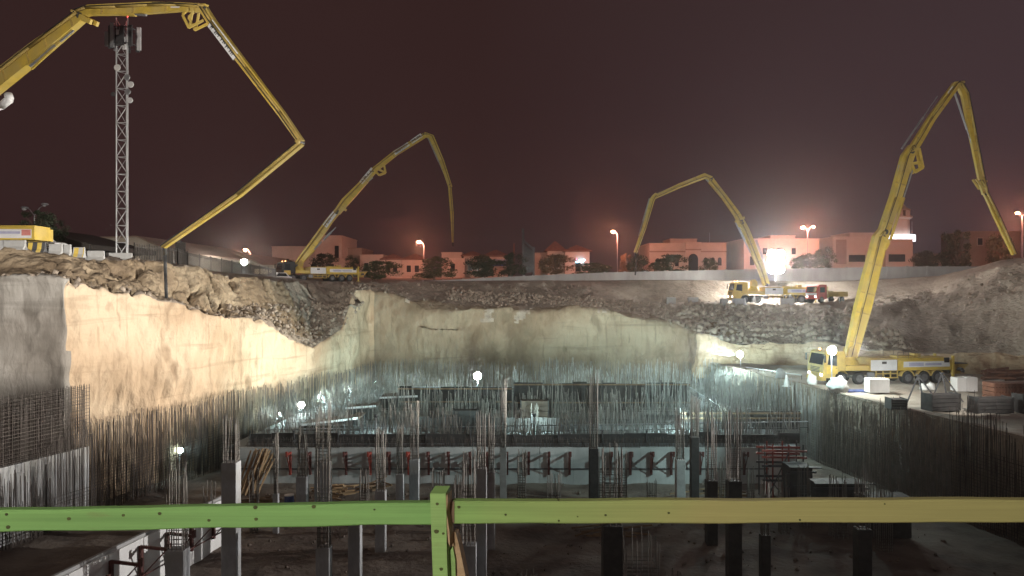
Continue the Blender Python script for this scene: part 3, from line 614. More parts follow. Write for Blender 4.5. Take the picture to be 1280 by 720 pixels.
def boom(t, pl, secs, cyls=(), links=(), decals=(), hose=None, pipe=True, thick=.42, wk=.92):
    """secs: lists of (px, py, width_px); built as welded box girders in the boom's own vertical plane"""
    n = pl.n; tubepts = []
    for sec in secs:
        P = [pl(a, b) for a, b, _ in sec]; H = [w/F*p.y/2*wk for (_, _, w), p in zip(sec, P)]; T = [min(.5, h_*thick) for h_ in H]; mb = MB(); rgs = []; rgl = []
        for i, p in enumerate(P):
            d = (P[min(i+1, len(P)-1)]-P[max(i-1, 0)]).normalized(); u = n.cross(d).normalized()
            rgs.append([p-u*H[i]-n*T[i], p+u*H[i]-n*T[i], p+u*H[i]+n*T[i], p-u*H[i]+n*T[i]])
            rgl.append((p, u, H[i], T[i]))
        mb.rings(rgs)
        for s in (-1, 1):         # flange plates, proud of the web
            for (p, u, h_, w_), (q, u2, h2, w2) in zip(rgl[:-1], rgl[1:]):
                a = p+u*s*h_; b = q+u2*s*h2; mb.hexa([a-n*(w_+.05)-u*.03, b-n*(w2+.05)-u2*.03, b+n*(w2+.05)-u2*.03, a+n*(w_+.05)-u*.03, a-n*(w_+.05)+u*.03, b-n*(w2+.05)+u2*.03, b+n*(w2+.05)+u2*.03, a+n*(w_+.05)+u*.03])
        g = mb.build('boom_section', M['yel'], t)
        for k in (0, len(P)-1): 
            p, u, h_, w_ = rgl[k]; MB().tube(p-n*(w_+.10), p+n*(w_+.10), max(.07, h_*.5), 10).build('joint_pin', M['gsteel'], g)
        m_ = rgl[len(rgl)//2]; tubepts.append([r_[0]-n*(r_[3]+.16)-r_[1]*r_[2]*.35 for r_ in rgl])
        # collars along the girder
        for (p, u, h_, w_), (q, u2, h2, w2) in zip(rgl[:-1], rgl[1:]):
            ln = (q-p).length
            for f_ in np.arange(.5, ln/2.6)/(ln/2.6):
                c = p.lerp(q, f_); hh = h_+(h2-h_)*f_; ww = w_+(w2-w_)*f_; dd = (q-p).normalized()
                MB().bar(c-dd*.06, c+dd*.06, 2*ww+.13, 2*hh+.05, up=u).build('pipe_clamp', M['ydirt'], g)
    if pipe:
        mb = MB()
        for pts in tubepts: mb.path(pts, .085, 7)
        for a, b in zip(tubepts[:-1], tubepts[1:]): mb.path([a[-1], (a[-1]+b[0])/2-n*.25, b[0]], .085, 7)
        mb.build('delivery_pipe', M['ydirt'], t, smooth=True)
    hb = MB(); o_ = [[p+n*.04+Vector((0,0,.02))-n*.22 for p in pts] for pts in tubepts]
    for pts in o_: hb.path(pts, .03, 5)
    hb.build('hydraulic_hose', M['hose'], t)
    for (a, b, w, rod) in cyls:
        p = pl(*a); q = pl(*b); r = w/F*p.y/2; m_ = p.lerp(q, .6); o = MB().tube(p, m_, r, 10).build('hydraulic_cylinder', M['yel' if rod == 'y' else 'steel'], t, smooth=False); MB().tube(m_, q, r*.55, 8).build('piston_rod', M['steel'], o)
    for pts, w in links:
        P = [pl(*p) for p in pts]; mb = MB()
        for s in (-1, 1):
            for a, b in zip(P[:-1], P[1:]): mb.bar(a+n*s*.22, b+n*s*.22, w/F*a.y*.55, w/F*a.y, up=n.cross((b-a).normalized()))
        mb.build('linkage', M['yel'], t)
    for (a, b, w, ink) in decals:
        p = pl(*a); q = pl(*b); d = (q-p); ln = d.length; d.normalize(); u = n.cross(d); h_ = w/F*p.y/2
        for s in (-1,):
            off = n*s*(h_*thick*1.25+.07); MBd = MB(); rr = lambda c, k: [c-u*h_*k-n*.008, c+u*h_*k-n*.008, c+u*h_*k+n*.008, c-u*h_*k+n*.008]
            MBd.rings([rr(p+off, 1), rr(q+off, 1)]); dc = MBd.build('decal', M['wht'], t)
            mk = MB(); off2 = off+n*s*.03; x = ln*.08
            while x < ln*.92:      # unreadable dark lettering
                w_ = h_*rng.uniform(.35,.7)
                if rng.random() < ink:
                    c = p+off2+d*x; k = rng.uniform(.62,.85)
                    mk.rings([rr(c-u*h_*.1, k*.5), rr(c+d*w_*.7-u*h_*.1, k*.5)]); 
                    if rng.random() < .6: mk.rings([rr(c, k), rr(c+d*w_*.22, k)])
                x += w_
            if mk.v: tag(mk.build('lettering', M['blk'], dc), kind='stuff')
    if hose:
        P = [pl(*p) for p in hose]; MB().path(P, .085 if P[0].y < 60 else .10, 8).build('end_hose', M['hose'], t, smooth=True)
GP = 'concrete pumps round the pit'
# right: the big one on the bench
tR, _ = pump_body('concrete_pump', 'large yellow concrete pump on the right bench beside the white blocks, boom raised high', (26.0, 65.9, -8.22), R(9), GP)
cabR = [c for c in tR.children if c.name.split('.')[0] == 'cab'][0]; cabR.data = cabR.data.copy(); cabR.data.materials[0] = M['ydirt']
rp = Matrix.Translation((26.0,65.9,0)) @ Matrix.Rotation(R(9),4,'Z') @ Vector((3.2,0,0))
pl = Plane(rp.x, rp.y, R(4))
boom(tR, pl, [[(1063,446,15),(1078,385,20),(1100,297,18),(1105,290,15)], [(1102,296,13),(1119,248,14),(1134,196,15),(1141,184,11)], [(1139,190,11),(1165,147,9),(1195,106,9),(1202,106,8)], [(1198,104,8),(1206,118,9),(1216,170,8),(1226,222,7),(1231,243,6)], [(1224,226,4),(1246,272,6),(1267,318,4)]],
     cyls=[((1066,430),(1098,305),4,'s'),((1113,300),(1141,212),3.5,'y'),((1107,285),(1124,206),2.5,'s'),((1192,112),(1220,196),2.6,'s'),((1127,186),(1172,120),2.2,'s')],
     links=[([(1134,190),(1147,186),(1152,210),(1142,216),(1138,205),(1151,203)], 3), ([(1100,296),(1109,303),(1104,312)],4), ([(1218,224),(1226,236),(1231,226)],2.5)],
     decals=[((1184,118),(1190,109),5,.2)])
# left: only tail and boom in view
t1, _ = pump_body('concrete_pump', 'yellow concrete pump with lilac side graphics at the left, boom arching over the lattice mast', (-46.6, 56.2, 2.35), R(2), GP, rear_graphics=True)
for ch in list(t1.children):
    if ch.name.startswith(('hopper','agitator','deck_','control','outrigger_leg')): bpy.data.objects.remove(ch)
pl = Plane(-46, 56.4, -R(25))
boom(t1, pl, [[(-215,268,22),(-60,148,26),(45,65,23),(102,20,16)], [(98,18,11),(112,13,12),(150,12,13),(190,10,13),(225,9,10),(258,11,10)], [(254,10,10),(266,29,10),(310,87,9),(352,142,8),(377,178,7)], [(377,178,8),(300,242,7),(206,308,4.5)]],
     cyls=[((38,82),(92,38),5,'s'),((40,86),(100,28),3,'y'),((150,17),(183,19),5,'y'),((288,58),(374,175),3,'y')],
     links=[([(240,12),(232,20),(240,36),(258,27)],3), ([(245,13),(241,36)],3), ([(104,22),(118,29)],6)],
     decals=[((266,30),(298,72),11,.75), ((195,9.5),(226,9.5),1.5,0)])
bits = MB().path([pl(-30,142), pl(2,132), pl(12,124), pl(10,118)], .26, 10); bits.build('pipe_elbow', M['wht'], t1, smooth=True)
hs = [pl(205.5,308), W(206,318,46.5), W(207,345,46.5), W(208,373,46.5)]
MB().path(hs, .10, 8).build('end_hose', M['hose'], t1, smooth=True)
MB().path([W(198,9.5,45)+Vector((0,-.75,0)), W(224,9.8,44)+Vector((0,-.75,0))], .045, 4).build('lettering', M['blk'], t1)
# centre left, far side
t2, cabo = pump_body('concrete_pump', 'concrete pump with a dark cab on the far rim left of centre, pink house behind', (-34.2, 112.5, .98), R(38), GP)
cabo.data = cabo.data.copy(); cabo.data.materials[0] = M['cabd']
rp = Matrix.Translation((-34.2,112.5,0)) @ Matrix.Rotation(R(38),4,'Z') @ Vector((3.2,0,0)); pl = Plane(rp.x, rp.y, R(6))
boom(t2, pl, [[(371,332,9),(395,300,10),(412,276,9),(422,264,8)], [(421,266,9),(432,252,11),(450,233,9),(468,213,7)], [(466,214,7),(495,191,7),(533,168,6)], [(530,168,6),(539,171,7),(552,201,6),(563,234,5)], [(562,231,4),(565,268,4),(566,303,2)]],
     cyls=[((378,327),(402,302),4,'y'),((449,236),(466,222),3,'y'),((404,300),(420,284),3,'s'),((535,172),(557,222),2,'s')],
     links=[([(466,212),(480,206),(482,216),(474,219),(467,212)],2.4), ([(470,210),(480,215)],2.2), ([(425,258),(433,263)],3)],
     decals=[((406,283),(419,266),6,.5),((451,229),(466,211),5,.6),((493,192),(511,180),5,.85),((514,178),(527,169),5,.7)], hose=[(566,303),(566.3,308)])
# centre right, on the haul road
t3, _ = pump_body('concrete_pump', 'yellow concrete pump on the haul road under the brightest floodlight', (30.0, 105.6, -2.05), R(1), GP)
rp = Vector((30.0+3.2, 105.6, 0)); pl = Plane(rp.x+1.4, rp.y, R(3))
boom(t3, pl, [[(958,356,8),(952,338,9),(932,288,9),(926,276,8)], [(927,279,9),(921,268,8),(905,246,7),(888,225,8)], [(889,224,7),(881,220,7),(850,232,6),(819,246,5)], [(819,244,5),(815,250,6),(805,285,5),(794,316,4)]],
     cyls=[((920,278),(938,316),3,'s'),((883,224),(898,238),3,'s'),((945,300),(960,340),3,'s'),((812,248),(798,295),2,'s')],
     links=[([(930,272),(920,276),(924,284)],2.6), ([(820,242),(814,250)],3)], hose=[(794.5,317),(795,335),(794,344)])
# a small light-coloured truck by the hopper of the road pump
def car(name, label, loc, rz, paint, L_=4.2, H_=1.5, group=None, lights=True, cat='car'):
    t = thing(name, label, cat, loc, rz, group); B = lambda n_, mb, m, p=t: mb.build(n_, M[m], p, local=True); s = L_/4.2
    c = MB(); pf = [(0,.35),(.02,.75),(.25,.86),(1.0,.93),(1.55,H_-.04),(1.9,H_),(3.1,H_),(3.7,.98),(4.15,.92),(4.2,.4)]
    c.prism([(x*s,-.86,z) for x,z in pf], (0,1.72,0)); B('body', c, paint)
    for sd in (-1,1):
        B('side_window', MB().prism([(1.25*s,sd*.862,.98),(3.45*s,sd*.862,.98),(3.0*s,sd*.862,H_-.09),(1.72*s,sd*.862,H_-.09)], (0,sd*.012,0)), 'glass')
        for x in (.85,3.35):
            n = 12; ring = lambda r_, y: [(x*s+r_*math.cos(6.2832*i/n), y, .32+r_*math.sin(6.2832*i/n)) for i in range(n)]
            o = B('wheel', MB().rings([ring(.32, sd*.88), ring(.32, sd*.66)]), 'rub'); B('rim', MB().rings([ring(.19, sd*.89), ring(.19, sd*.87)]), 'rim', o)
        B('headlight', MB().box(-.02,.04,sd*.62-.14,sd*.62+.14,.6,.74), 'lamps' if lights else 'wht')
    B('windscreen', MB().hexa([(1.05*s,-.74,.96),(1.10*s,-.74,.94),(1.10*s,.74,.94),(1.05*s,.74,.96),(1.50*s,-.68,H_-.06),(1.56*s,-.68,H_-.06),(1.56*s,.68,H_-.06),(1.50*s,.68,H_-.06)]), 'glass')
    return t
def lorry(label, loc, rz, paint, box):
    t = thing('lorry', label, 'lorry', loc, rz); B = lambda n_, mb, m, p=t: mb.build(n_, M[m], p, local=True)
    pf = [(0,.5),(0,1.3),(.2,2.3),(.4,2.45),(1.6,2.45),(1.65,.5)]; B('cab', MB().prism([(x,-1.1,z) for x,z in pf], (0,2.2,0)), paint)
    B('windscreen', MB().hexa([(.02,-.95,1.4),(.06,-.95,1.4),(.06,.95,1.4),(.02,.95,1.4),(.17,-.92,2.2),(.22,-.92,2.2),(.22,.92,2.2),(.17,.92,2.2)]), 'glass')
    for s in (-1,1):
        B('side_window', MB().box(.5,1.3,s*1.105-.008,s*1.105+.008,1.4,2.1), 'glass'); B('headlight', MB().box(-.02,.05,s*.8-.16,s*.8+.16,.72,.95), 'lamps')
    B('white_band', MB().box(-.008,.0,-1.05,1.05,1.05,1.32), 'wht'); B('bed', MB().box(1.8,5.2,-1.1,1.1,.85,1.5).box(1.8,1.9,-1.1,1.1,1.5,2.2), box)
    for x in (.8,4.2):
        for s in (-1,1): wheel_parts(t, x, s*1.1, .45, .3)
    return t
lorry('small red and white lorry standing right of the pump on the haul road', (40.2, 103.2, -2.0), R(20), 'cabr', 'ydirt')
car('parked_car', 'pale car with lit headlights beside the dark-cabbed pump', W(331,354,106), R(60), 'wht')
car('parked_car', 'white car parked behind the striped barriers near the mast', (-35.6, 60.6, 2.75), R(176), 'wht', lights=False)

# ------------------------------------------------------------------ lattice mast
def mast():
    bx, by = (155-640)/F*64, 64.0; zb = 2.35; zt = (360-24)/F*64; w = .47
    t = thing('lattice_mast', 'tall galvanised lattice mast with antennas and a red lamp at its top', 'telecom mast', (bx, by, zb))
    cs = [(bx+sx*w, by+sy*w) for sx, sy in ((-1,-.7),(1,-.7),(0,.9))]
    for x, y in cs: MB().tube((x,y,zb), (x,y,zt), .055, 8).build('mast_leg', M['mastp'], t)
    z = zb; k = 0; dz = 1.42
    while z+dz < zt:
        for i in range(3):
            p, q = cs[i], cs[(i+1)%3]
            if k % 2: p, q = q, p
            MB().tube((*p,z),(*q,z+dz),.036 if i == 0 else .014,5).build('diagonal', M['mastp'], t)
            MB().tube((*p,z),(*q,z),.03 if i == 0 else .014,5).build('crossbar', M['mastp'], t)
        z += dz; k += 1
    MB().box(bx-.75,bx+.75,by-.75,by+.75,zb-.5,zb+.15).build('footing', M['conc'], t)
    for zz in (zt-.9, zt-2.2):
        ring = MB()
        P = [(bx+1.0*math.cos(a), by+1.0*math.sin(a), zz) for a in np.linspace(0, 2*math.pi, 13)]; ring.path(P, .035, 5)
        for a in (0,1.57,3.14,4.71): ring.tube((bx,by,zz),(bx+1.0*math.cos(a),by+1.0*math.sin(a),zz),.03,5)
        ring.build('platform_ring', M['gsteel'], t)
    for a, h, m, r in ((3.5,1.9,'gsteel',1.0),(4.15,2.0,'steel',1.0),(5.6,1.7,'gsteel',1.15),(.1,1.9,'wht',1.2),(4.6,1.5,'gsteel',.6),(5.0,1.6,'gsteel',.8),(3.9,1.5,'gsteel',.7),(.8,1.8,'gsteel',1.1),(1.7,1.8,'gsteel',1.0),(2.6,1.7,'steel',1.15),(3.05,1.2,'steel',1.5)):
        c = Vector((bx+r*math.cos(a), by+r*math.sin(a), zt-1.6)); MB().box(c.x-.15,c.x+.15,c.y-.09,c.y+.09,c.z-h/2,c.z+h/2).build('panel_antenna', M[m], t)
    for x, z, r, m in ((-.25,-4.2,.28,'white'),(.55,-5.0,.26,'steel'),(.85,-5.6,.27,'wht'),(.6,-6.2,.26,'steel'),(.8,-6.9,.24,'wht'),(-.6,-6.4,.2,'gsteel')):
        c = Vector((bx+x, by-w-.12, zt+z)); o = MB(); o.tube(c+Vector((0,.12,0)), c, r*.6, 12, r); o.tube(c, c-Vector((0,.06,0)), r, 12, r*.9); o.build('dish', M[m], t)
    for x,y,z in ((-.2,-.6,-1.3),(.25,-.6,-1.9),(.1,-.6,-1.0),(.35,-.6,-2.5)): MB().box(bx+x-.12,bx+x+.12,by+y-.1,by+y+.1,zt+z-.2,zt+z+.2).build('radio_unit', M['wht'], t)
    MB().tube((bx+.3,by,zt),(bx+.3,by,zt+.25),.02,5).ball((bx+.3,by,zt+.36),.13).build('warning_lamp', M['lampred'], t)
    light((bx+.3,by-.5,zt+.4), 12, (1,.08,.06), .1, parent=t)
mast()

# ------------------------------------------------------------------ barriers, blocks
def jersey(px, py, Y, ln, h, label, m='wconc', rz=0, group='concrete barriers along the left rim', stripes=False):
    p = W(px, py, Y); t = thing('concrete_barrier', label, 'barrier', p, rz, group)
    pf = [(-.30,0),(.30,0),(.28,.12*h),(.15,.35*h),(.10,h-.03),(.07,h),(-.07,h),(-.10,h-.03),(-.15,.35*h),(-.28,.12*h)]
    o = MB().prism([(-ln/2, y, z) for y, z in pf], (ln,0,0)).build('barrier_body', M[m], t, local=True)
    if stripes:
        for k in range(int(ln/.62)+1):
            x = -ln/2+.06+k*.62; x2 = min(x+.3, ln/2-.01)
            if x < x2-.05: MB().rings([[(x,-.304,.02),(x2,-.304,.02),(x2,-.284,.12*h),(x,-.284,.12*h)],[(x,-.155,.35*h),(x2,-.155,.35*h),(x2,-.15,.35*h),(x,-.15,.35*h)],[(x+.03,-.105,h-.04),(x2+.03,-.105,h-.04),(x2+.03,-.10,h-.04),(x+.03,-.10,h-.04)]]).build('stripe', M['yel'], t, local=True)
    return t
jersey(-12,314,52.8,1.6,.75,'barrier at the left edge cut by the frame','conc')
jersey(18,312.5,53.2,1.55,.68,'plain concrete barrier under the lilac-sided pump','conc')
jersey(46,316,53.8,1.2,.75,'yellow striped barrier under the rear of the pump','gsteel',.06,stripes=True)
jersey(70,319,54.6,.85,.80,'pale barrier right of the yellow striped one','conc',.1)
jersey(83,319.5,55.2,.6,.80,'short barrier joined to the pale one','conc',.1)
jersey(99,322,55.8,.75,.75,'grimy yellow striped barrier in the middle of the row','conc',.12,stripes=True)
jersey(119,325.5,57,1.25,.72,'barrier left of the dark gap before the mast','conc',.18)
jersey(149,327,59.6,1.85,.68,'long low barrier at the foot of the lattice mast','conc',.2)
def block(px, py, Y, w, d, h, label, m='conc', rz=0, name='concrete_block', cat='block', group=None):
    p = W(px, py, Y); t = thing(name, label, cat, p, rz, group); c = .04
    o = MB().rings([[(-w/2,-d/2,0),(w/2,-d/2,0),(w/2,d/2,0),(-w/2,d/2,0)],[(-w/2,-d/2,h-c),(w/2,-d/2,h-c),(w/2,d/2,h-c),(-w/2,d/2,h-c)],[(-w/2+c,-d/2+c,h),(w/2-c,-d/2+c,h),(w/2-c,d/2-c,h),(-w/2+c,d/2-c,h)]]).build('block_body', M[m], t, local=True)
    lf = MB()
    for s in (-1,1): lf.path([(s*w*.28-.08,0,h-.02),(s*w*.28-.08,0,h+.1),(s*w*.28+.08,0,h+.1),(s*w*.28+.08,0,h-.02)], .014, 5)
    lf.build('lifting_loop', M['bar'], t, local=True)
    return t
G1 = 'white blocks along the bench edge'
block(1096,490,60.3,1.58,.9,1.08,'square white concrete block below the middle of the big pump','wconc',.02,group=G1)
block(1198,488.5,61,.75,.9,1.08,'left half of the pair of white blocks behind the pump hopper','wconc',.05,group=G1)
block(1211,488.5,61.1,.86,.9,1.12,'right half of the pair of white blocks behind the pump hopper','wconc',.02,group=G1)
G2 = 'blocks along the haul road'
for px, w, l in ((839,1.2,'leftmost grey block on the haul road edge'),(866,1.3,'pale block right of the leftmost one on the haul road'),(905,.9,'grey block before the front of the road pump'),(923,1.4,'grey block under the cab of the road pump'),(984,1.7,'wide grey block before the red lorry')):
    block(px,381 if px < 900 else 382.5,102.8,w,.8,1.0,l,'conc',rng.normal()*.08,group=G2)
def cone(px, py, Y, h, label):
    p = W(px,py,Y); t = thing('barrier_cone', label, 'cone', p, rng.random(), 'white cones along the bench edge')
    MB().box(-.28,.28,-.28,.28,0,.06).build('cone_base', M['white'], t, local=True); MB().tube((0,0,.06),(0,0,h),.24,10,.06).build('cone_body', M['white'], t, local=True)
cone(943,378,104,1.0,'white cone on the haul road beside the pump cab block'); cone(983,483,67,1.0,'white cone behind the rebar wall, right of the floodlight'); cone(931,381,103.5,.9,'white cone at the front wheels of the road pump')
def sack(px, py, Y, r, h, label, m='white'):
    p = W(px,py,Y); mb = MB(); mb.ball((0,0,h*.4), r, sz=h*.6/r, nu=14, nv=10); o = mb.build('bulk_bag', M[m], None, smooth=True); 
    for v in o.data.vertices:
        v.co += Vector((noise.noise(v.co*3+Vector((px,0,0))), noise.noise(v.co*3+Vector((0,px,0))), noise.noise(v.co*2.5)))*.22*r/.5
        if v.co.z < .02: v.co.z = .02
    p = p+Vector((.75,0,0))
    p.z = -8.27
    o.location = p; tag(o, label, 'bag', 'white bags on the bench')
sack(1004,484,65.5,.42,.95,'white bulk bag leaning by the rebar, left of the lamp post'); sack(1036,491,60.8,.75,1.2,'large white bulk bag at the foot of the lamp post'); sack(1143,488,62,.30,.55,'small white bag by the tripod prop'); sack(1152,487,62.3,.35,.6,'rounder small white bag right of the tripod prop'); sack(965,478,70,.42,1.0,'grey bulk bag right of the bench floodlight','conc')
o = MB().box(-.9,.9,-.5,.5,0,.12).build('tarpaulin', M['blue'], None); o.location = W(1067,489.5,61.4); tag(o, 'folded blue tarpaulin lying before the front wheels of the big pump', 'tarpaulin')
o = MB().tube((0,0,0),(0,0,.9),.29,12).build('drum', M['gsteel'], None); o.location = W(622,368.5,104); tag(o, 'dark drum standing alone on the far slope', 'drum')
# rusty panel stack at the right edge
t = thing('formwork_stack', 'stack of rusty ribbed formwork panels at the right edge of the bench', 'formwork', W(1258,500,57))
for k in range(4):
    z = k*.33; MB().box(-1.3,2.6,-.6,.8,z+.02,z+.31).build('panel', M['rust'], t, local=True)
rb_ = MB()
for x in np.arange(-1.25,2.6,.22): rb_.box(x,x+.07,-.66,-.605,.03,1.3)
rb_.build('ribs', M['rust'], t, local=True)
def sticks(name, label, c, n, ln, spread, m, cat, up=.0, lean=None, r=.035):
    t = thing(name, label, cat, c); c = Vector((0,0,0))
    for k in range(n):
        if lean is not None:
            b = Vector((rng.normal()*spread*.5, rng.normal()*.2, 0)); e_ = b+Vector((lean*ln*rng.uniform(.7,1.2), .5+rng.normal()*.1, ln*rng.uniform(.75,1)))
        else:
            a = rng.normal()*.35; b = Vector((rng.normal()*spread, rng.normal()*spread*.6, .05+rng.random()*up)); e_ = b+Vector((math.cos(a)*ln*rng.uniform(.5,1), math.sin(a)*ln*.7, rng.normal()*.12+.05))
        MB().bar(b, e_, r*2, r*2.6).build('batten', M[m], t, local=True)
    return t
sticks('timber_bundle', 'bundle of brown battens leaning upright by the left end of the cross wall', (-18.0,52.2,-13.95), 34, 3.0, .7, 'tim', 'timber', lean=.33)
sticks('timber_heap', 'heap of loose battens on the pit floor left of the narrow column', (-12.6,51.2,-13.9), 26, 1.9, .45, 'tim', 'timber', .7)
sticks('timber_heap', 'smaller heap of battens between two columns before the cross wall', (-9.9,52.4,-13.9), 16, 1.6, .4, 'darktim', 'timber', .6)
sticks('timber_heap', 'low scatter of battens behind the blue drum', (-16.9,49.5,-13.93), 14, 2.4, .6, 'darktim', 'timber', .25)
sticks('steel_heap', 'heap of rusty steel sections behind the formwork stack on the bench', W(1238,476,67.5), 22, 3.4, .8, 'rust', 'scrap steel', .9, r=.06)
sticks('timber_heap', 'dark planks lying in the middle of the pit floor', (4.2,43.5,-13.95), 9, 3.2, .8, 'darktim', 'timber', .15)
sticks('timber_heap', 'planks scattered before the right end of the cross wall', (12.4,50.5,-13.95), 14, 2.8, 1.0, 'darktim', 'timber', .3)
t = thing('blue_drum', 'blue plastic drum on the pit floor by the cross wall', 'drum', (-14.1,48.6,-13.98)); MB().tube((0,0,0),(0,0,.85),.3,12).build('drum_body', M['blue'], t, local=True); MB().tube((0,0,.85),(0,0,.9),.31,12).build('lid', M['wht'], t, local=True)
# props at the bench edge
def props(px, Y, label, zt):
    p = W(px, 500, Y); p.z = -8.3; t = thing('raking_prop', label, 'prop', p, 0, 'steel props standing at the bench edge'); top = Vector((.1,0,zt))
    for q in ((-1.3,-.9,-.2),(.25,-.5,0),(1.3,-.6,0)): MB().tube(q, top, .06, 6).build('prop_leg', M['gsteel'], t, local=True)
    MB().box(top.x-.12,top.x+.12,-.12,.12,zt,zt+.08).build('head_plate', M['gsteel'], t, local=True)
props(1146, 56, 'tripod of steel props with a white tag at the bench edge', 1.9); props(1176, 56.5, 'tripod of steel props below the rear wheels of the big pump', 2.0)
# dark formwork blocks on the near bench edge
for px, py, Y, w, h, l in ((1176,520,52,2.1,1.1,'dark formwork crate under the right tripod of props'),(1238,522,51,2.4,1.0,'dark formwork crate below the rusty stack'),(1120,524,52.5,1.0,.7,'small dark crate left of the tripod props'),(1290,520,51,2.0,1.2,'dark formwork crate cut by the right edge')):
    p = W(px,py,Y); p.z = -8.25; t = thing('formwork_crate', l, 'crate', p, rng.normal()*.1, 'dark crates at the bench edge')
    for k in range(4): MB().box(-w/2,w/2,-.5,.5,k*h/4+.01,(k+1)*h/4-.02).build('board', M['form'], t, local=True)
    for x in (-w/2-.03, w/2-.05): MB().box(x,x+.08,-.56,.56,0,h+.05).build('post', M['form'], t, local=True)

# ------------------------------------------------------------------ buildings along the street
def bx_(px0, px1, yt, yb, Y, depth):         # box from photo edges at a real distance
    a = W(px0, yb, Y); b = W(px1, yt, Y); return a.x, b.x, Y, Y+depth, a.z, b.z
def house(label, cat='house'):
    return thing('villa' if cat == 'house' else 'building', label, cat, (0,0,0))
GZ = 1.6
def wallbox(t, px0, px1, yt, Y, depth, m='stuc', parapet=True, bands=(), nm='wall'):
    x0, x1, y0, y1, _, z1 = bx_(px0, px1, yt, 345, Y, depth); mb = MB().box(x0, x1, y0, y1, GZ-2, z1)
    o = mb.build(nm, M[m], t)
    if parapet: 
        c = MB(); c.box(x0-.1, x1+.1, y0-.1, y0+.25, z1+.003, z1+.22).box(x0-.1, x0+.2, y0+.252, y1, z1+.003, z1+.22).box(x1-.2, x1+.1, y0+.252, y1, z1+.003, z1+.22); c.build('coping', M[m], o)
    for yb in bands:
        z = (360-yb)/F*Y; MB().box(x0-.08, x1+.08, y0-.12, y0-.002, z-.14, z+.14).build('cornice_band', M['stuc3'], o)
    return o
def window(t, px, py, w, h, Y, lit=False, arch=False):
    c = W(px, py, Y); y = Y-.02
    poly = [(c.x-w/2, y, c.z-h/2), (c.x+w/2, y, c.z-h/2), (c.x+w/2, y, c.z+h/2)] + ([(c.x+w/2*math.cos(a), y, c.z+h/2+w/2*math.sin(a)) for a in np.linspace(0, math.pi, 8)] if arch else []) + [(c.x-w/2, y, c.z+h/2)]
    f = MB(); k = .12
    f.box(c.x-w/2-k, c.x-w/2, Y-.1, Y-.004, c.z-h/2-k, c.z+h/2+k).box(c.x+w/2, c.x+w/2+k, Y-.1, Y-.004, c.z-h/2-k, c.z+h/2+k).box(c.x-w/2, c.x+w/2, Y-.14, Y-.004, c.z-h/2-k, c.z-h/2)
    if not arch: f.box(c.x-w/2, c.x+w/2, Y-.1, Y-.004, c.z+h/2, c.z+h/2+k)
    o = f.build('window', M['stuc2'], t); MB().prism(poly, (0, -.012, 0)).build('pane', M['win'] if lit else M['glass'], o)
    return o
def hip(t, px0, px1, ye, ya, Y, depth, over=.5):
    x0, x1, y0, y1, _, z = bx_(px0, px1, ye, 345, Y, depth); za = (360-ya)/F*Y; x0 -= over; x1 += over; y0 -= over; y1 += over; xm = (x0+x1)/2; r = max(0, (x1-x0)-(y1-y0))/2; ry = max(0, (y1-y0)-(x1-x0))/2; ym = (y0+y1)/2; z += .01
    MB().hexa([(x0,y0,z-.25),(x1,y0,z-.25),(x1,y1,z-.25),(x0,y1,z-.25),(x0,y0,z),(x1,y0,z),(x1,y1,z),(x0,y1,z)]).hexa([(x0+.02,y0+.02,z),(x1-.02,y0+.02,z),(x1-.02,y1-.02,z),(x0+.02,y1-.02,z),(xm-r-.15,ym-ry-.15,za),(xm+r+.15,ym-ry-.15,za),(xm+r+.15,ym+ry+.15,za),(xm-r-.15,ym+ry+.15,za)]).build('roof', M['tile'], t)

# left sheds
t = house('beige gabled metal shed behind the lattice mast', 'shed'); Y = 92
pf = [(113,338),(113,298.5),(171,296.5),(217,316.5),(217,338)]; P = [W(a,b,Y) for a,b in pf]
MB().prism(P, (0,30,0)).build('wall', M['beige'], t)
for a,b in zip(P[1:3],P[2:4]): MB().prism([a-Vector((0,.15,.0)),b-Vector((0,.15,0)),b+Vector((0,-.15,.18)),a+Vector((0,-.15,.18))],(0,30.2,0)).build('roof_sheet', M['stuc3'], t)
rbm = MB()
for px in np.arange(116,217,5.2):
    zt = (360-np.interp(px,[113,171,217],[298.5,296.5,316.5]))/F*Y; x = (px-640)/F*Y; rbm.box(x-.04,x+.04,Y-.04,Y-.002,1.5,zt-.15)
tag(rbm.build('cladding_ribs', M['beige'], t), kind='stuff')
t = house('long low beige shed with a corner beside the white floodlight', 'shed'); Y = 118
pf = [(231,350),(231,320),(296,317),(338,337),(338,350)]; P = [W(a,b,Y) for a,b in pf]; MB().prism(P, (0,25,0)).build('wall', M['beige'], t)
for a,b in zip(P[1:3],P[2:4]): MB().prism([a-Vector((0,.15,0)),b-Vector((0,.15,0)),b+Vector((0,-.15,.2)),a+Vector((0,-.15,.2))],(0,25.2,0)).build('roof_sheet', M['stuc3'], t)
x0 = (282-640)/F*Y; MB().box(x0,x0+.25,Y-.12,Y-.01,1,5).build('downpipe', M['stuc3'], t)
t = house('small kiosk with a glowing yellow front beside the beige shed', 'kiosk'); wallbox(t, 316, 347, 333, 116, 4, 'beige'); window(t, 329, 340, 2.6, .9, 116, True)
t = house('dark low tent roof left of the mast behind the tree', 'tent'); P = [W(a,b,78) for a,b in ((-40,306),(-10,294),(22,282),(60,292),(104,303),(116,306),(116,312),(-40,314))]; MB().prism(P,(0,14,0)).build('canopy', M['tent'], t)
for px in (60,85,112): p = W(px,306,77.9); MB().tube((p.x,p.y,2.3),p,.07,6).build('tent_pole', M['gsteel'], t)
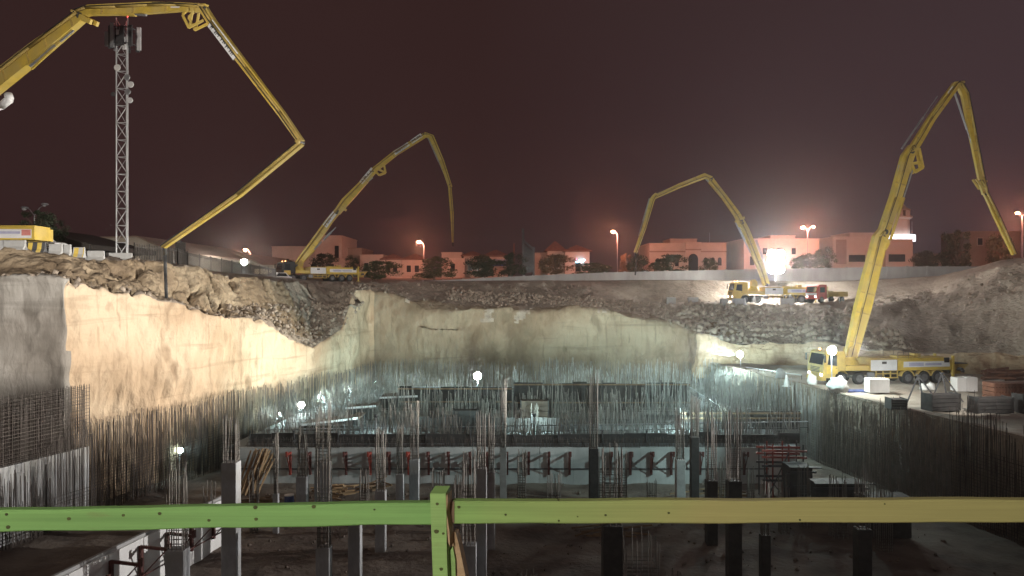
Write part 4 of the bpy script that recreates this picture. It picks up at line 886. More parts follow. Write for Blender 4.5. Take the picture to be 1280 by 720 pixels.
# pink block with tower
t = house('pink building with a blank square tower behind the dark-cabbed pump', 'building')
wallbox(t, 340, 396, 309, 165, 14, 'stuc'); wallbox(t, 394, 427, 295.5, 163, 16, 'stuc2'); wallbox(t, 427.3, 452, 311, 169, 14, 'stuc3'); wallbox(t, 330, 345, 325, 158, 6, 'stuc', nm='annex'); wallbox(t, 384, 433, 324, 160, 3.1, 'stuc', nm='porch')
window(t, 421, 316, .9, 3.0, 163); window(t, 414, 335, 1.2, 1.6, 160); window(t, 392, 335, 1.2, 1.6, 160)
# tiled-roof villas
t = house('orange-lit villa with two tiled roofs behind the big round bush')
wallbox(t, 450, 479, 319.5, 165, 12, 'stuc'); wallbox(t, 478, 502, 324.5, 162, 12, 'stuc2', parapet=False); wallbox(t, 502.3, 530, 325, 161, 12, 'stuc', parapet=False); hip(t, 478, 501, 323.5, 317, 162, 10); hip(t, 504, 530, 323.5, 316.5, 161, 10)
for px in (458,468): window(t, px, 333, .9, 1.5, 165)
for px in (485,494,511,521): window(t, px, 336, .9, 1.4, 162 if px < 502 else 161)
t = house('orange-lit villa with a blue and white awning under its hip roof')
wallbox(t, 552, 577, 316.5, 166, 12, 'stuc'); wallbox(t, 560, 581, 324, 162, 8, 'stuc2'); wallbox(t, 579.5, 603, 320, 164, 12, 'stuc', parapet=False); wallbox(t, 603.3, 634, 321, 161, 12, 'stuc2', parapet=False); hip(t, 579, 602, 319, 313.5, 164, 10); hip(t, 605, 634, 319.5, 311.5, 161, 12)
a = W(604,330,160.5); b = W(634,324,160.5); MB().hexa([(a.x,a.y-1.2,a.z),(b.x,a.y-1.2,a.z),(b.x,a.y+.4,a.z+.15),(a.x,a.y+.4,a.z+.15),(a.x,a.y-1.2,a.z+.3),(b.x,a.y-1.2,a.z+.3),(b.x,a.y+.4,b.z),(a.x,a.y+.4,b.z)]).build('awning', M['lil'], t); MB().box(a.x,b.x,a.y-1.23,a.y-1.2,a.z-.5,a.z+.05).build('awning_fringe', M['blue'], t)
for px in (566,588,596): window(t, px, 334, .9, 1.5, 162 if px < 581 else 164)
t = house('orange-lit villa carrying a small glowing blue sign')
wallbox(t, 667, 686, 317, 166, 12, 'stuc'); wallbox(t, 684.5, 706, 313.5, 164, 12, 'stuc2', parapet=False); wallbox(t, 706.3, 737, 314, 161, 12, 'stuc2', parapet=False); hip(t, 684, 705, 312.5, 301, 164, 10); hip(t, 707, 737, 313.3, 305.5, 161, 10)
window(t, 722.5, 335, 1.1, 1.6, 161, arch=True); window(t, 676, 330, .9, 1.5, 166); window(t, 695, 328, 1.0, 1.8, 164)
c = W(725.5, 326.3, 160.8); sg = MB()
for pts in ([(-.95,-.22),(-.55,-.28),(-.2,-.05),(.15,-.25),(.55,-.12),(.95,.3)], [(-.35,.1),(.0,.3),(.35,.12),(.75,.38)], [(-.1,-.02),(.4,.06)]): sg.path([c+Vector((x,0,z)) for x,z in pts], .13, 6)
sg.build('neon_sign', M['neonb'], t); MB().path([c+Vector((-.85,0,.25)), c+Vector((-.8,0,.6))], .09, 6).build('neon_mark', M['neonr'], t)
light(c+Vector((0,-.6,0)), 60, (.35,.75,1), .2, parent=t)
# flat-roofed pair and mosque
t = house('pink two-storey house with an arched door and roof room, centre right')
wallbox(t, 812, 857, 305, 160, 14, 'stuc2', bands=(314.5,)); wallbox(t, 857.3, 876, 304, 159.4, 14, 'stuc2', bands=(312,)); wallbox(t, 876.3, 908, 304.5, 160, 14, 'stuc2', bands=(314.5,)); wallbox(t, 838, 871, 299.5, 165, 8, 'stuc', nm='roof_room')
window(t, 866.5, 331, 2.0, 2.6, 159.4, arch=True)
for px in (882,891,899.5): window(t, px, 328, .8, 1.3, 160, arch=True)
for px in (822,834,846): window(t, px, 329, .8, 1.3, 160, arch=True)
p = W(887,304,160.5); MB().tube(p, p+Vector((0,0,2.2)), .06, 5).build('flagpole', M['steel'], t)
t = house('pink flat-roofed house right behind the brightest floodlight')
wallbox(t, 930, 1024, 299.5, 158, 15, 'stuc2', bands=()); wallbox(t, 963, 994, 295.3, 163, 8, 'stuc', nm='roof_room')
for px in (940,1009): window(t, px, 326, .9, 1.8, 158)
for px in (956,974,992): window(t, px, 314, .9, 1.3, 158)
t = house('mosque with a lantern-topped minaret ringed by a white lit band', 'mosque')
wallbox(t, 1041, 1108, 297, 168, 16, 'stuc2'); wallbox(t, 1062, 1100, 292, 173, 10, 'stuc', nm='upper_wall'); wallbox(t, 1107, 1141, 300, 166, 6, 'stuc2')
a = W(1045,330,167.95); b = W(1058,299.5,167.95); MB().box(a.x,b.x,167.85,167.99,a.z,b.z).build('brown_panel', M['stuc3'], t)
window(t, 1071, 323, 3.6, 1.5, 168); window(t, 1092, 323, 2.4, 1.5, 168); window(t, 1121, 322.5, 3.6, 1.6, 166)
cx_, cy_ = (1126-640)/F*169, 169.
def oct_ring(r, z, n=8): return [(cx_+r*math.cos(math.pi/n+2*math.pi*i/n), cy_+r*math.sin(math.pi/n+2*math.pi*i/n), z) for i in range(n)]
zz = lambda y: (360-y)/F*169
MB().rings([oct_ring(2.0, 2), oct_ring(1.75, zz(274))]).build('minaret_shaft', M['stuc2'], t)
MB().rings([oct_ring(1.8, zz(274.5)), oct_ring(2.35, zz(272.5)), oct_ring(2.35, zz(270.5))]).build('balcony', M['stuc2'], t)
lan = MB()
for i in range(8):
    x, y, _ = oct_ring(1.55, 0)[i]; lan.box(x-.24,x+.24,y-.24,y+.24,zz(270.5),zz(263.5))
tag(lan.build('lantern_columns', M['stuc2'], t)); MB().tube((cx_,cy_,zz(270.5)),(cx_,cy_,zz(263.5)),.7,8).build('lantern_core', M['stuc3'], t)
MB().rings([oct_ring(1.95, zz(263.5)), oct_ring(2.0, zz(262)), oct_ring(1.3, zz(260)), oct_ring(.7, zz(256)), oct_ring(.1, zz(252.5))]).build('minaret_roof', M['stuc3'], t)
MB().rings([oct_ring(2.9, zz(302)), oct_ring(2.9, zz(294))], close=True).build('lit_band', M['band'], t)
p = W(1140, 300, 166.5); MB().tube(p, p+Vector((0,0,4)), .07, 5).build('downpipe', M['steel'], t)
t = house('unlit brown building behind the mound at the right edge', 'building'); wallbox(t, 1212, 1275, 290, 180, 12, 'stuc3'); wallbox(t, 1142, 1180, 318, 182, 8, 'stuc3', nm='annex')
for px in (1225,1245,1262): window(t, px, 302, 1.2, 1.6, 180)

# boundary wall in bays, fence, billboard
t = thing('boundary_wall', 'long low pale boundary wall running along the far street', 'wall', (0,0,0)); px = 428
ys = lambda q: np.interp(q, [428,560,640,760,900,1142,1230], [356,350,345.5,340.5,337.5,333,333])
while px < 1225:
    Yb = 121; q = px+26.0*(.97); a = W(px, ys(px), Yb); b = W(q, ys(q), Yb); o = MB().prism([(a.x,Yb,0),(b.x-.03,Yb,0),(b.x-.03,Yb,b.z),(a.x,Yb,a.z)], (0,.2,0)).build('wall_bay', M['bwall'], t)
    MB().box(b.x-.16,b.x+.12,Yb-.06,Yb+.26,0,b.z+.10).build('pier', M['bwall'], t); px = q
def picket(label, pts, h, step=.22):
    t = thing('palisade_fence', label, 'fence', pts[0]); V = []
    for a, b in zip(pts[:-1], pts[1:]):
        d = b-a; n = int(d.length/step)
        for k in range(n): p = a.lerp(b, k/n); V.append(((p.x,p.y,p.z-.3),(p.x,p.y,p.z+h)))
        for zz_ in (.25, h-.25): MB().bar(a+Vector((0,0,zz_)), b+Vector((0,0,zz_)), .05).build('rail', M['wire'], t)
        m_ = int(d.length/3)+1
        for k in range(m_+1): p = a.lerp(b, k/m_); MB().bar(p-Vector((0,0,.4)), p+Vector((0,0,h+.12)), .09).build('fence_post', M['wire'], t)
    v, f = bars_mesh(V, .045); o = fast_obj('pickets', np.array(v)-np.array(pts[0]), f, M['wire']); o.parent = t; o['kind'] = 'stuff'
picket('dark palisade fence stepping down along the left rim before the sheds', [W(168,329.5,68), W(222,333,74), W(234,337,78), W(290,345.5,88), W(345,353,100)], 1.75)
def panel_fence(label, px0, px1, y, Y, h, m):
    a = W(px0,y,Y); b = W(px1,y,Y); t = thing('panel_fence', label, 'fence', a)
    n = max(1, int((b-a).length/2))
    for k in range(n): p = a.lerp(b,k/n); q = a.lerp(b,(k+1)/n-.01); MB().prism([p-Vector((0,0,.3)), q-Vector((0,0,.3)), q+Vector((0,0,h)), p+Vector((0,0,h))], (0,.06,0)).build('panel', M[m], t)
panel_fence('dark sheet fence panel between the two beige sheds', 219, 232, 332, 86, 2.6, 'wire')
t = thing('billboard_frame', 'tall bare steel billboard frame rising over the boundary wall', 'billboard', W(656,345,128)); 
for a, b, w in (((653.5,286),(655,347),.42),((667,309),(667,347),.35)): MB().bar(W(*a,128), W(*b,128), w).build('frame_post', M['gsteel'], t)
for a, b in (((655,301),(667,312)),((655,318),(667,322)),((655,334),(667,335))): MB().bar(W(*a,128), W(*b,128), .28).build('frame_beam', M['gsteel'], t)
p = W(656,303,128.4); q = W(666.5,344,128.4); MB().prism([W(656,306,128.4),W(666.5,314,128.4),W(666.5,340,128.4),W(656,342,128.4)], (0,.15,0)).build('board', M['gsteel'], t)
p = W(642.5,304,150); o = MB().tube((p.x,p.y,2),p,.12,6).build('thin_post', M['rust'], None); tag(o, 'thin orange-lit pole left of the billboard frame', 'pole')
p = W(222,302,88); t = thing('camera_pole', 'thin pole with a small unlit lamp arm before the beige shed', 'pole', (p.x,p.y,1.2)); MB().tube((p.x,p.y,1.2),p,.06,6).build('pole', M['steel'], t); MB().bar(p-Vector((.3,0,0)),p+Vector((.45,0,.05)),.08).bar(p+Vector((.35,0,0)),p+Vector((.55,0,-.1)),.2,.14).build('lamp_arm', M['gsteel'], t)

# ------------------------------------------------------------------ trees
def leaf_cloud(n, rx, rz, size, clumps, seed):
    g = np.random.default_rng(seed); C = []
    for k in range(clumps):
        a = g.random()*6.283; r = math.sqrt(g.random())*.85; z = g.uniform(-.75,.95); C.append((r*math.cos(a)*math.sqrt(max(.15,1-z*z)), r*math.sin(a)*math.sqrt(max(.15,1-z*z)), z))
    C = np.array(C)*np.array([rx,rx,rz]); k = g.integers(0, clumps, n); off = g.normal(size=(n,3)); off *= (g.random((n,1))**.5)/np.linalg.norm(off,axis=1,keepdims=True); rad = g.uniform(.16,.38,clumps)[k][:,None]
    P = C[k]+off*rad*np.array([rx,rx,rz*.85]); A = g.normal(size=(n,3)); A /= np.linalg.norm(A,axis=1,keepdims=True); B = np.cross(A, g.normal(size=(n,3))); B /= np.linalg.norm(B,axis=1,keepdims=True)
    s = size*g.uniform(.5,1.3,(n,1)); V = np.stack([P-A*s, P+B*s*.45, P+A*s, P-B*s*.45], 1).reshape(-1,3); return V, np.arange(4*n).reshape(n,4), C
CR = {}
for k, (rx, rz, n, cl) in enumerate(((1,.75,4200,30),(1,.9,4200,26),(1,.6,4200,34),(1,1.2,3600,28))):
    V, Q, C = leaf_cloud(n, rx, rz, .055, cl, 40+k); CR[k] = (fast_mesh('crown', V, Q, M['leaf']), C, rz)
def tree(px, ybase, Y, wpx, hpx, label, var=0, leaf='leaf', name='tree', cat='tree'):
    b = W(px, ybase, Y); b.z = min(b.z, 1.6) if Y > 100 else b.z; w = wpx/F*Y; h = (360-(ybase-hpx))/F*Y-b.z; t = thing(name, label, cat, b); me, C, rz = CR[var]; me = me.copy(); me.materials[0] = M[leaf]
    o = bpy.data.objects.new('crown', me); COL.objects.link(o); o.parent = t; sz = h*.44/rz; o.scale = (w/2, w/2, sz); o.location = (0,0,h*.56); o.rotation_euler = (0,0,random.random()*6)
    tr = MB(); f = Vector((.1,0,h*.3)); tr.tube((0,0,-.3), f, .14*w/5, 7, .09*w/5); tr.build('trunk', M['bark'], t, local=True)
    for c in C[:9]:
        e_ = Vector((c[0]*w/2, c[1]*w/2, h*.56+c[2]*sz)); m_ = f.lerp(e_, .5)+Vector((0,0,.1*h)); MB().tube(f, m_, .06*w/5, 5, .04*w/5).tube(m_, e_, .04*w/5, 5, .012*w/5).build('limb', M['bark'], t, local=True)
    return t
tree(47,312,66,56,48,'dark shaggy tree behind the yellow pump tail at the left',1,'leafd'); tree(72,312,72,28,36,'thin dark shrub right of the shaggy tree at the left',3,'leafd'); tree(20,312,74,40,30,'low dark tree at the far left behind the pump',2,'leafd')
tree(404,352,140,42,34,'dark dense tree behind the turret of the dark-cabbed pump',0,'leafd'); tree(358,350,142,30,26,'dark tree left of the dark-cabbed pump',1,'leafd'); tree(438,352,145,26,32,'tall shadowy tree by the pink tower annex',3,'leafd')
tree(474,355,128,62,28,'broad olive bush left of the orange villa entrance',0,'leaf'); tree(542,355,127,62,34,'rounded olive tree between the two orange villas',1,'leaf'); tree(605,352,128,56,32,'wide dark bush in front of the blue awning',2,'leafd'); tree(638,352,127,44,36,'dark tree left of the billboard frame',1,'leafd')
tree(694,349,130,56,30,'reddish bare-looking shrub before the neon sign villa',0,'leafr'); tree(742,345,129,56,16,'low spreading bush right of the neon sign villa',2,'leaf'); tree(781,345,150,26,28,'orange-lit shrub under the street lamp',1,'leafr')
tree(800,350,126,36,30,'dark bush under the hose of the road pump',2,'leafd'); tree(838,349,125,62,30,'wide dark bush before the house with the arched door',0,'leafd'); tree(885,349,125,36,26,'thin bush right of the arched door',3,'leaf')
tree(1010,340,127,50,22,'pale bush right of the brightest floodlight',2,'leaf'); tree(1032,340,126,30,30,'wispy tree before the gap left of the mosque',3,'leaf'); tree(1196,330,150,44,42,'dark tree right of the mosque',1,'leafd'); tree(1250,325,150,36,30,'dark tree behind the mound at the right',0,'leafd'); tree(1160,333,152,46,18,'low dark hedge bush before the mosque yard',2,'leafd')

# ------------------------------------------------------------------ formwork, tables and rails on the raised slab
def form_run(label, px0, px1, Y, z0, z1, step=1.25, waler=True, m='form', yaw=0):
    a = W(px0,360,Y); b = W(px1,360,Y); b.y += yaw; t = thing('wall_formwork', label, 'formwork', (a.x,Y,z0)); n = int((b.x-a.x)/step)
    for k in range(n):
        p = a.lerp(b,k/n); q = a.lerp(b,(k+1)/n); dz = rng.uniform(-.05,.1) if k % 4 else rng.uniform(-.1,.2); y = p.y+rng.uniform(-.03,.03)
        MB().box(p.x,q.x-.02,y,y+.08,z0,z1+dz).build('form_panel', M[m], t)
        if k % 2 == 0: MB().bar((p.x+.05,y-.06,z0),(p.x+.05,y-.06,z1+.3),.08).bar((p.x+.05,y-.9,z0),(p.x+.05,y-.05,z1-.4),.06).build('soldier', M['gsteel'], t)
    if waler:
        MB().bar((a.x,a.y-.14,z1-.1),(b.x,b.y-.14,z1-.1),.1,.12).build('waler', M['darktim'], t); MB().bar((a.x,a.y-.14,z0+.9),(b.x,b.y-.14,z0+.9),.1,.12).build('waler', M['darktim'], t)
    return t
form_run('long run of dark wall formwork across the middle of the raised slab, left half', 497, 640, 71, -11.4, -9.2); form_run('taller run of dark wall formwork right of the middle of the raised slab', 642, 862, 70.5, -11.4, -8.75)
form_run('low dark kicker boards along the front edge of the raised slab', 312, 1000, 56.4, -11.4, -10.75, 1.6, False)
form_run('dark formwork panels low on the slab behind the front edge', 520, 700, 61, -11.4, -10.3, 1.1, False); form_run('dark formwork in front of the right end of the slab', 850, 1000, 62, -11.4, -10.0, 1.3)
def table(label, px0, px1, yt, Y, d, tilt=0):
    a = W(px0,yt,Y); b = W(px1,yt,Y); t = thing('slab_table', label, 'formwork table', (a.x,Y,-11.4), 0, 'formwork tables on the raised slab'); z = a.z
    MB().hexa([(a.x,Y,z-.12),(b.x,Y,z-.12+tilt),(b.x,Y+d,z-.12+tilt),(a.x,Y+d,z-.12),(a.x,Y,z),(b.x,Y,z+tilt),(b.x,Y+d,z+tilt),(a.x,Y+d,z)]).build('deck', M['ply'], t)
    MB().bar((a.x,Y-.04,z-.02),(b.x,Y-.04,z-.02+tilt),.06,.16).build('lit_edge_beam', M['wht'], t)  # white colour stands for the light on the table's top edge
    MB().box(a.x+.05,b.x-.05,Y+.3,Y+.36,-11.4,z-.13).build('side_sheet', M['form'], t)
    for k in range(5):
        x = a.x+(b.x-a.x)*k/4
        for y in (Y+.15, Y+d-.1): MB().tube((x,y,-11.4),(x,y,z-.12+tilt*k/4),.05,6).build('prop', M['gsteel'], t)
table('lowest formwork table at the front left of the slab', 343, 366, 549, 58.5, 2, .25); table('formwork table with a bright sloping edge, second on the left of the slab', 376, 448, 531, 61, 2.5, .55); table('formwork table third up along the left rebar wall', 432, 470, 510, 66, 2.5, .2); table('formwork table with a peaked top at the back left of the slab', 474, 522, 497, 71, 3, .15); table('small formwork table behind the second on the left', 440, 452, 520, 63.5, 2)
def pipe_rail(label, p, q, n=8, h=.9):
    p = Vector(p); q = Vector(q); t = thing('edge_rail', label, 'railing', p)
    MB().tube(p,q,.045,6).build('top_rail', M['steel'], t); MB().tube(p-Vector((0,0,.45)),q-Vector((0,0,.45)),.03,6).build('mid_rail', M['gsteel'], t)
    for k in range(n+1): c = p.lerp(q,k/n); MB().tube(c-Vector((0,0,h)),c,.03,6).build('rail_post', M['gsteel'], t)
pipe_rail('long pipe railing across the slab from left of the middle to the right rebar', W(335,537,59), W(1010,527,59.5), 22)
pipe_rail('sloping pipe railing of the stair at the right of the slab', W(862,484,74), W(950,541,60), 7, 1.0); pipe_rail('railing on the bench beside the corner floodlight', W(932,459,78), W(1002,469,70), 4)
pipe_rail('short bright pipe railing at the far left of the slab', W(500,484,76), W(660,484,76), 6)
for k, (px, w, yt, Y, l) in enumerate(((582,30,512,63,'dark generator crate in the middle of the slab'),(560,16,520,62,'smaller dark crate left of the middle crate'),(668,34,500,66,'brown plywood crate against the taller formwork'),(610,18,498,68,'tall dark crate under the middle floodlight'),(940,26,520,66,'dark crate with tangled bars near the right rebar wall'))):
    c = W(px,yt,Y); wd_ = w/F*Y; t = thing('site_crate', l, 'crate', (c.x,Y,-11.4)); zt = c.z+11.4
    n = 4
    for q in range(n): MB().box(-wd_/2,wd_/2,-.5,.5,zt*q/n+.012,zt*(q+1)/n-.012).build('board', M['ply' if k == 2 else 'form'], t, local=True)
    for sx in (-1,1): MB().box(sx*wd_/2-.05,sx*wd_/2+.05,-.55,.55,0,zt+.06).build('post', M['form'], t, local=True)
for k, (p0, p1, Y, zt, st, l) in enumerate(((700,1000,64,-8.9,.3,'loose row of tall wall bars on the right half of the slab'),(480,720,76,-9.0,.28,'row of wall bars behind the formwork on the slab'),(330,520,64,-9.6,.3,'row of wall bars among the formwork tables on the left'),(690,870,79,-8.6,.22,'row of bright wall bars at the back right of the slab'),(520,700,58.5,-9.8,.3,'row of wall bars at the front of the slab'))):
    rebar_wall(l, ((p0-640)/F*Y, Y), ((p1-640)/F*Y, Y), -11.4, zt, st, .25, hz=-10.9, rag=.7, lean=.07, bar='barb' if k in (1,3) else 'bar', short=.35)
forest = [(318,520,57.2,-9.1,.15,'front row of slab bars on the left, before the formwork tables'),(520,740,57.6,-9.3,.16,'front row of slab bars in the middle of the deck'),(740,1000,57.3,-9.0,.15,'front row of slab bars on the right, before the stair'),(345,560,68,-8.9,.15,'slab bars among the tables, behind the second row on the left'),(560,800,66.5,-8.9,.15,'slab bars just in front of the long dark formwork'),(800,1000,69,-8.6,.13,'pale slab bars beside the stair railing'),(430,640,80,-8.6,.15,'slab bars behind the left half of the long formwork'),(640,880,82.5,-8.4,.13,'slab bars close to the far rebar wall on the right'),(880,985,74,-8.4,.12,'bright slab bars in the corner under the floodlight'),(400,500,74.5,-8.6,.14,'slab bars by the cool lamps in the left corner')]
for p0, p1, Y, zt, st, l in forest:
    ph = rng.uniform(0,6); rebar_wall(l, ((p0-640)/F*Y, Y), ((p1-640)/F*Y, Y+rng.uniform(-.6,.6)), -11.4, lambda q: zt-1.1*max(0,math.sin(q*15+ph))**2, st, .35, hz=-10.6, rag=.8, lean=.09, bar='barlit' if p0 > 630 else 'barb', short=.3, vr=.022)
for px, Y, w, h, l in ((455,46,.6,3.2,'slim bar cage on the pit floor left of the narrow columns'),(548,47,.7,3.0,'bar cage on the pit floor straight behind the rail post'),(572,44,.5,3.4,'slim bar cage on the pit floor right of the rail post'),(652,49,.6,3.6,'bar cage against the cross wall just right of centre'),(692,46,.8,3.0,'square bar cage on the pit floor in the bare middle'),(778,49,.6,3.6,'tall bar cage at the cross wall right of the dark stepped column'),(815,46,.6,2.8,'lower bar cage left of the pale right-hand column'),(905,48,.6,3.4,'bar cage at the right end of the cross wall'),(938,47,.5,3.2,'slim bar cage left of the red scaffold'),(318,44,.5,4.0,'tall slim bar cage by the leaning timber bundle'),(262,41,.6,3.6,'bar cage standing behind the low white wall'),(1005,45.2,.7,3.6,'bar cage before the dark column formwork box'),(1048,43,.9,3.8,'broad bar cage before the wider dark formwork box'),(1104,41,.8,4.2,'tall bar cage in the dark corner by the right rebar wall'),(980,44,.6,3.2,'bar cage at the foot of the red scaffold')):
    column(px, 0, Y, w, l, h, True, group='bar cages on the pit floor')
# scaffold and dark formwork boxes at the right end of the cross wall
t = thing('scaffold', 'scaffold bay with red beams at the right end of the white cross wall', 'scaffold', W(958,640,51)); Y = 51
for px in (956,966,986,1004):
    for dy in (0,1.2): a = W(px,560,Y); MB().tube((a.x,Y+dy,-14),(a.x,Y+dy,-10.4),.05,6).build('standard', M['redlead' if px in (966,986) else 'gsteel'], t)
for py, m in ((563,'redlead'),(571,'redlead'),(582,'gsteel'),(600,'gsteel')):
    for dy in (0,1.2): a = W(952,py,Y); b = W(1008,py+1,Y); MB().bar((a.x,Y+dy-.06,a.z),(b.x,Y+dy-.06,b.z),.08,.14).build('beam', M[m], t)
a = W(956,630,Y-.1); b = W(986,566,Y-.1); MB().bar(a,b,.06).build('brace', M['gsteel'], t); a = W(986,630,Y-.1); b = W(956,590,Y-.1); MB().bar(a,b,.06).build('brace', M['gsteel'], t)
MB().box(*[W(964,0,51.9).x, W(986,0,51.9).x],52.3,52.36,-13.6,-11.2).build('white_sheet', M['wconc'], t)
def dark_box(label, px0, px1, yt, Y, d):
    a = W(px0,yt,Y); b = W(px1,yt,Y); t = thing('form_box', label, 'formwork', (a.x,Y,-14)); n = max(2,int((b.x-a.x)/.6))
    for k in range(n): MB().box(a.x+(b.x-a.x)*k/n, a.x+(b.x-a.x)*(k+1)/n-.015, Y+rng.uniform(-.02,.02), Y+d, -14, a.z).build('form_panel', M['form'], t)
    for z in (a.z-.3, a.z-1.2): MB().bar((a.x-.2,Y-.08,z),(b.x+.2,Y-.08,z),.1,.12).build('waler', M['gsteel'], t)
    MB().bar((a.x-.2,Y-.3,a.z+.05),(b.x+.4,Y-.3,a.z+.05),.3,.06).build('gangway', M['form'], t)
    return t
dark_box('dark column formwork box right of the red scaffold', 988, 1016, 584, 49, 1.5); dark_box('wider dark formwork box with a gangway at the right', 1020, 1082, 604, 46, 1.2); dark_box('dark formwork box against the right rebar wall', 1086, 1140, 622, 43, 1.2)

# ------------------------------------------------------------------ street lamps and floodlights
def street_lamp(px, py, Y, label, power, double=False, lit=True, sgn=1):
    p = W(px, py, Y); t = thing('street_lamp', label, 'street lamp', (p.x,p.y,1.8), 0, 'street lamps'); q = p+Vector((.9*sgn,0,-.35)) if not double else p+Vector((1.0,0,-.4))
    MB().tube((q.x,q.y,1.8), q-Vector((0,0,.3)), .10, 8, .06).build('pole', M['steel'], t); heads = [p] if not double else [p, p+Vector((2.1,0,.35 if not lit else .12))]
    for k, h in enumerate(heads):
        MB().path([q-Vector((0,0,.3)), q.lerp(h,.5)+Vector((0,0,.15)), h+Vector((0,0,.1))], .04, 6).build('arm', M['steel'], t)
        o = MB().ball(h+Vector((0,0,.12)), .38, sz=.4).build('lamp_head', M['steel'], t)
        r = .34 if k == 0 else .22
        if lit: MB().ball(h-Vector((0,.12,.05)), r, sz=.75).build('lamp_bowl', M['lampo'], t)
        else: MB().ball(h-Vector((0,.1,.05)), r*.7, sz=.6).build('lamp_bowl', M['wht'], t)
        if lit: light(h+Vector((0,-.5,-.5)), power*(1 if k == 0 else .5), (1,.33,.21), .35, parent=t)
    return t
SODIUM = 4500
street_lamp(524,302,148,'lit orange street lamp above the villa with two roofs',SODIUM); street_lamp(766,289,148,'tall lit orange street lamp alone between the villas',SODIUM*1.5); street_lamp(1003,284,147,'twin-armed lit street lamp above the flat-roofed house',SODIUM*1.5,True)
street_lamp(1271,266,142,'twin-armed lit street lamp at the right edge',SODIUM,True); street_lamp(307,312,140,'small lit orange street lamp above the white floodlight',SODIUM*.6); street_lamp(31,261,80,'unlit twin-armed lamp post behind the shaggy tree at the left',0,True,False)
WHT = (1,.97,.90); COOL = (.70,1,.97)
# floodlight above the right rebar: beam on the left cut trimmed by an added barn door, added fill light for the bars
p = W(925,443,79); t = flood('white floodlight on a post at the back corner of the rebar wall', p, (-20,40,-6), -9.3, .75, 1, 'lampbig'); q = p+Vector((-.7,-.4,.15)); light(q, 185000, (1,.93,.80), .05, aim=(-27,48,-6.0), cone=70, blend=.75, parent=t)
dx = Vector((-1,-.45,0)).normalized(); sx = Vector((-dx.y,dx.x,0))*-1
a0 = q-dx*.1; a1 = q+dx*1.7; lo = lambda v, k: v-Vector((0,0,k))
MB().hexa([lo(a0-sx*.5,.085),lo(a0+sx*.5,.085),lo(a1+sx*1.6,.125),lo(a1-sx*1.6,.125),lo(a0-sx*.5,.07),lo(a0+sx*.5,.07),lo(a1+sx*1.6,.105),lo(a1-sx*1.6,.105)]).build('added_barn_door', M['gsteel'], t)
light(p+Vector((-3.0,-2.0,.8)), 4500, COOL, .3, parent=t)
# lamp post by the big pump; both lights stand off its head, added to brighten bench and bars
p = W(1040,438,61.6); t = flood('floodlight on a slim post before the cab of the big pump', p, (25,40,-12), -8.3, .75, 1, 'lampbig'); light(p+Vector((1.6,-1.6,.4)), 1200, WHT, .3, parent=t); light(p+Vector((-2.2,-2.0,.6)), 1600, COOL, .3, parent=t)
# cluster above the haul road
p = W(970,327,112); t = flood('brightest floodlight cluster, above the pump on the haul road', p, (20,40,-8), 1.0, 1.25, 6, 'lamphot', pole=.12); light(p+Vector((0,-1.6,.2)), 11000, WHT, .6, parent=t)
# lamps in the pit
PITK = .075
BACKFILL = 2100
LOWB = 118000
def pitlamp(px, py, Y, label, power, bz, size=.5, aim=None):
    p = W(px,py,Y); t = flood(label, p, aim or (0,10,-12), bz, size*.8, 1, 'lampbig' if size > .7 else 'lampc', 'small floodlights in the pit'); light(p+Vector((0,-.5,.1)), power*PITK, COOL, .2, parent=t)
pitlamp(597,470,84,'bright cool floodlight at the middle of the far rebar wall',16000,-11.4,1.1); pitlamp(377,506,70,'small cool floodlight on the raised slab near the left rebar wall',2000,-11.4,.75)
pitlamp(404,497,74,'cool floodlight right of the first one along the left rebar wall',7000,-11.4,.45,(-30,76,-8)); pitlamp(350,517,66,'cool work lamp low beside the left rebar wall',6000,-11.4,.35,(-30,66,-8)); pitlamp(437,487,79,'cool lamp farther back beside the left rebar wall',6000,-11.4,.35,(-30,80,-8)); pitlamp(470,477,83,'cool lamp in the far left corner of the raised slab',8000,-11.4,.35,(-22,86,-8))
pitlamp(225,563,57.5,'small lamp low behind the long left rebar wall',900,-13.9,.6,(0,30,-12)); pitlamp(872,500,80.5,'small lamp with a tangled cable near the right rebar wall',9000,-11.4,.3,(0,60,-12)); pitlamp(724,476,84.6,'work lamp behind the stepped bars right of centre',4000,-11.4,.25,(2,92,-8)); pitlamp(786,476,84.6,'work lamp at the far wall right of the stepped bars',4000,-11.4,.25,(2,92,-8))
for px, py, Y, l, pw in ((470,527,58.3,'added work lamp on the slab facing away, left of centre',BACKFILL),(668,520,58.6,'added work lamp on the slab facing away, right of centre',BACKFILL),(860,517,59,'added work lamp on the slab facing away, near the stair',BACKFILL*1.5),(560,505,72.5,'added work lamp behind the long formwork, left half',BACKFILL),(770,500,72,'added work lamp behind the taller formwork, right half',BACKFILL)):
    p = W(px,py,Y); p.z = -9.7; q = p+Vector((0,20,2)); t = flood(l, p, q, -11.4, .3, 1, 'lampc', 'added work lamps facing the back of the slab'); light(p+Vector((0,.5,.25)), pw, COOL, .2, aim=p+Vector((0,10,1.5)), cone=165, blend=.3, parent=t)  # unseen lamps, added to light up the slab bars
p = W(305,328,104); t = flood('white floodlight in front of the long beige shed', p, (0,30,0), 1.2, .9, 1, 'lampbig'); light(p+Vector((0,-.9,.1)), 2600, WHT, .3, parent=t)
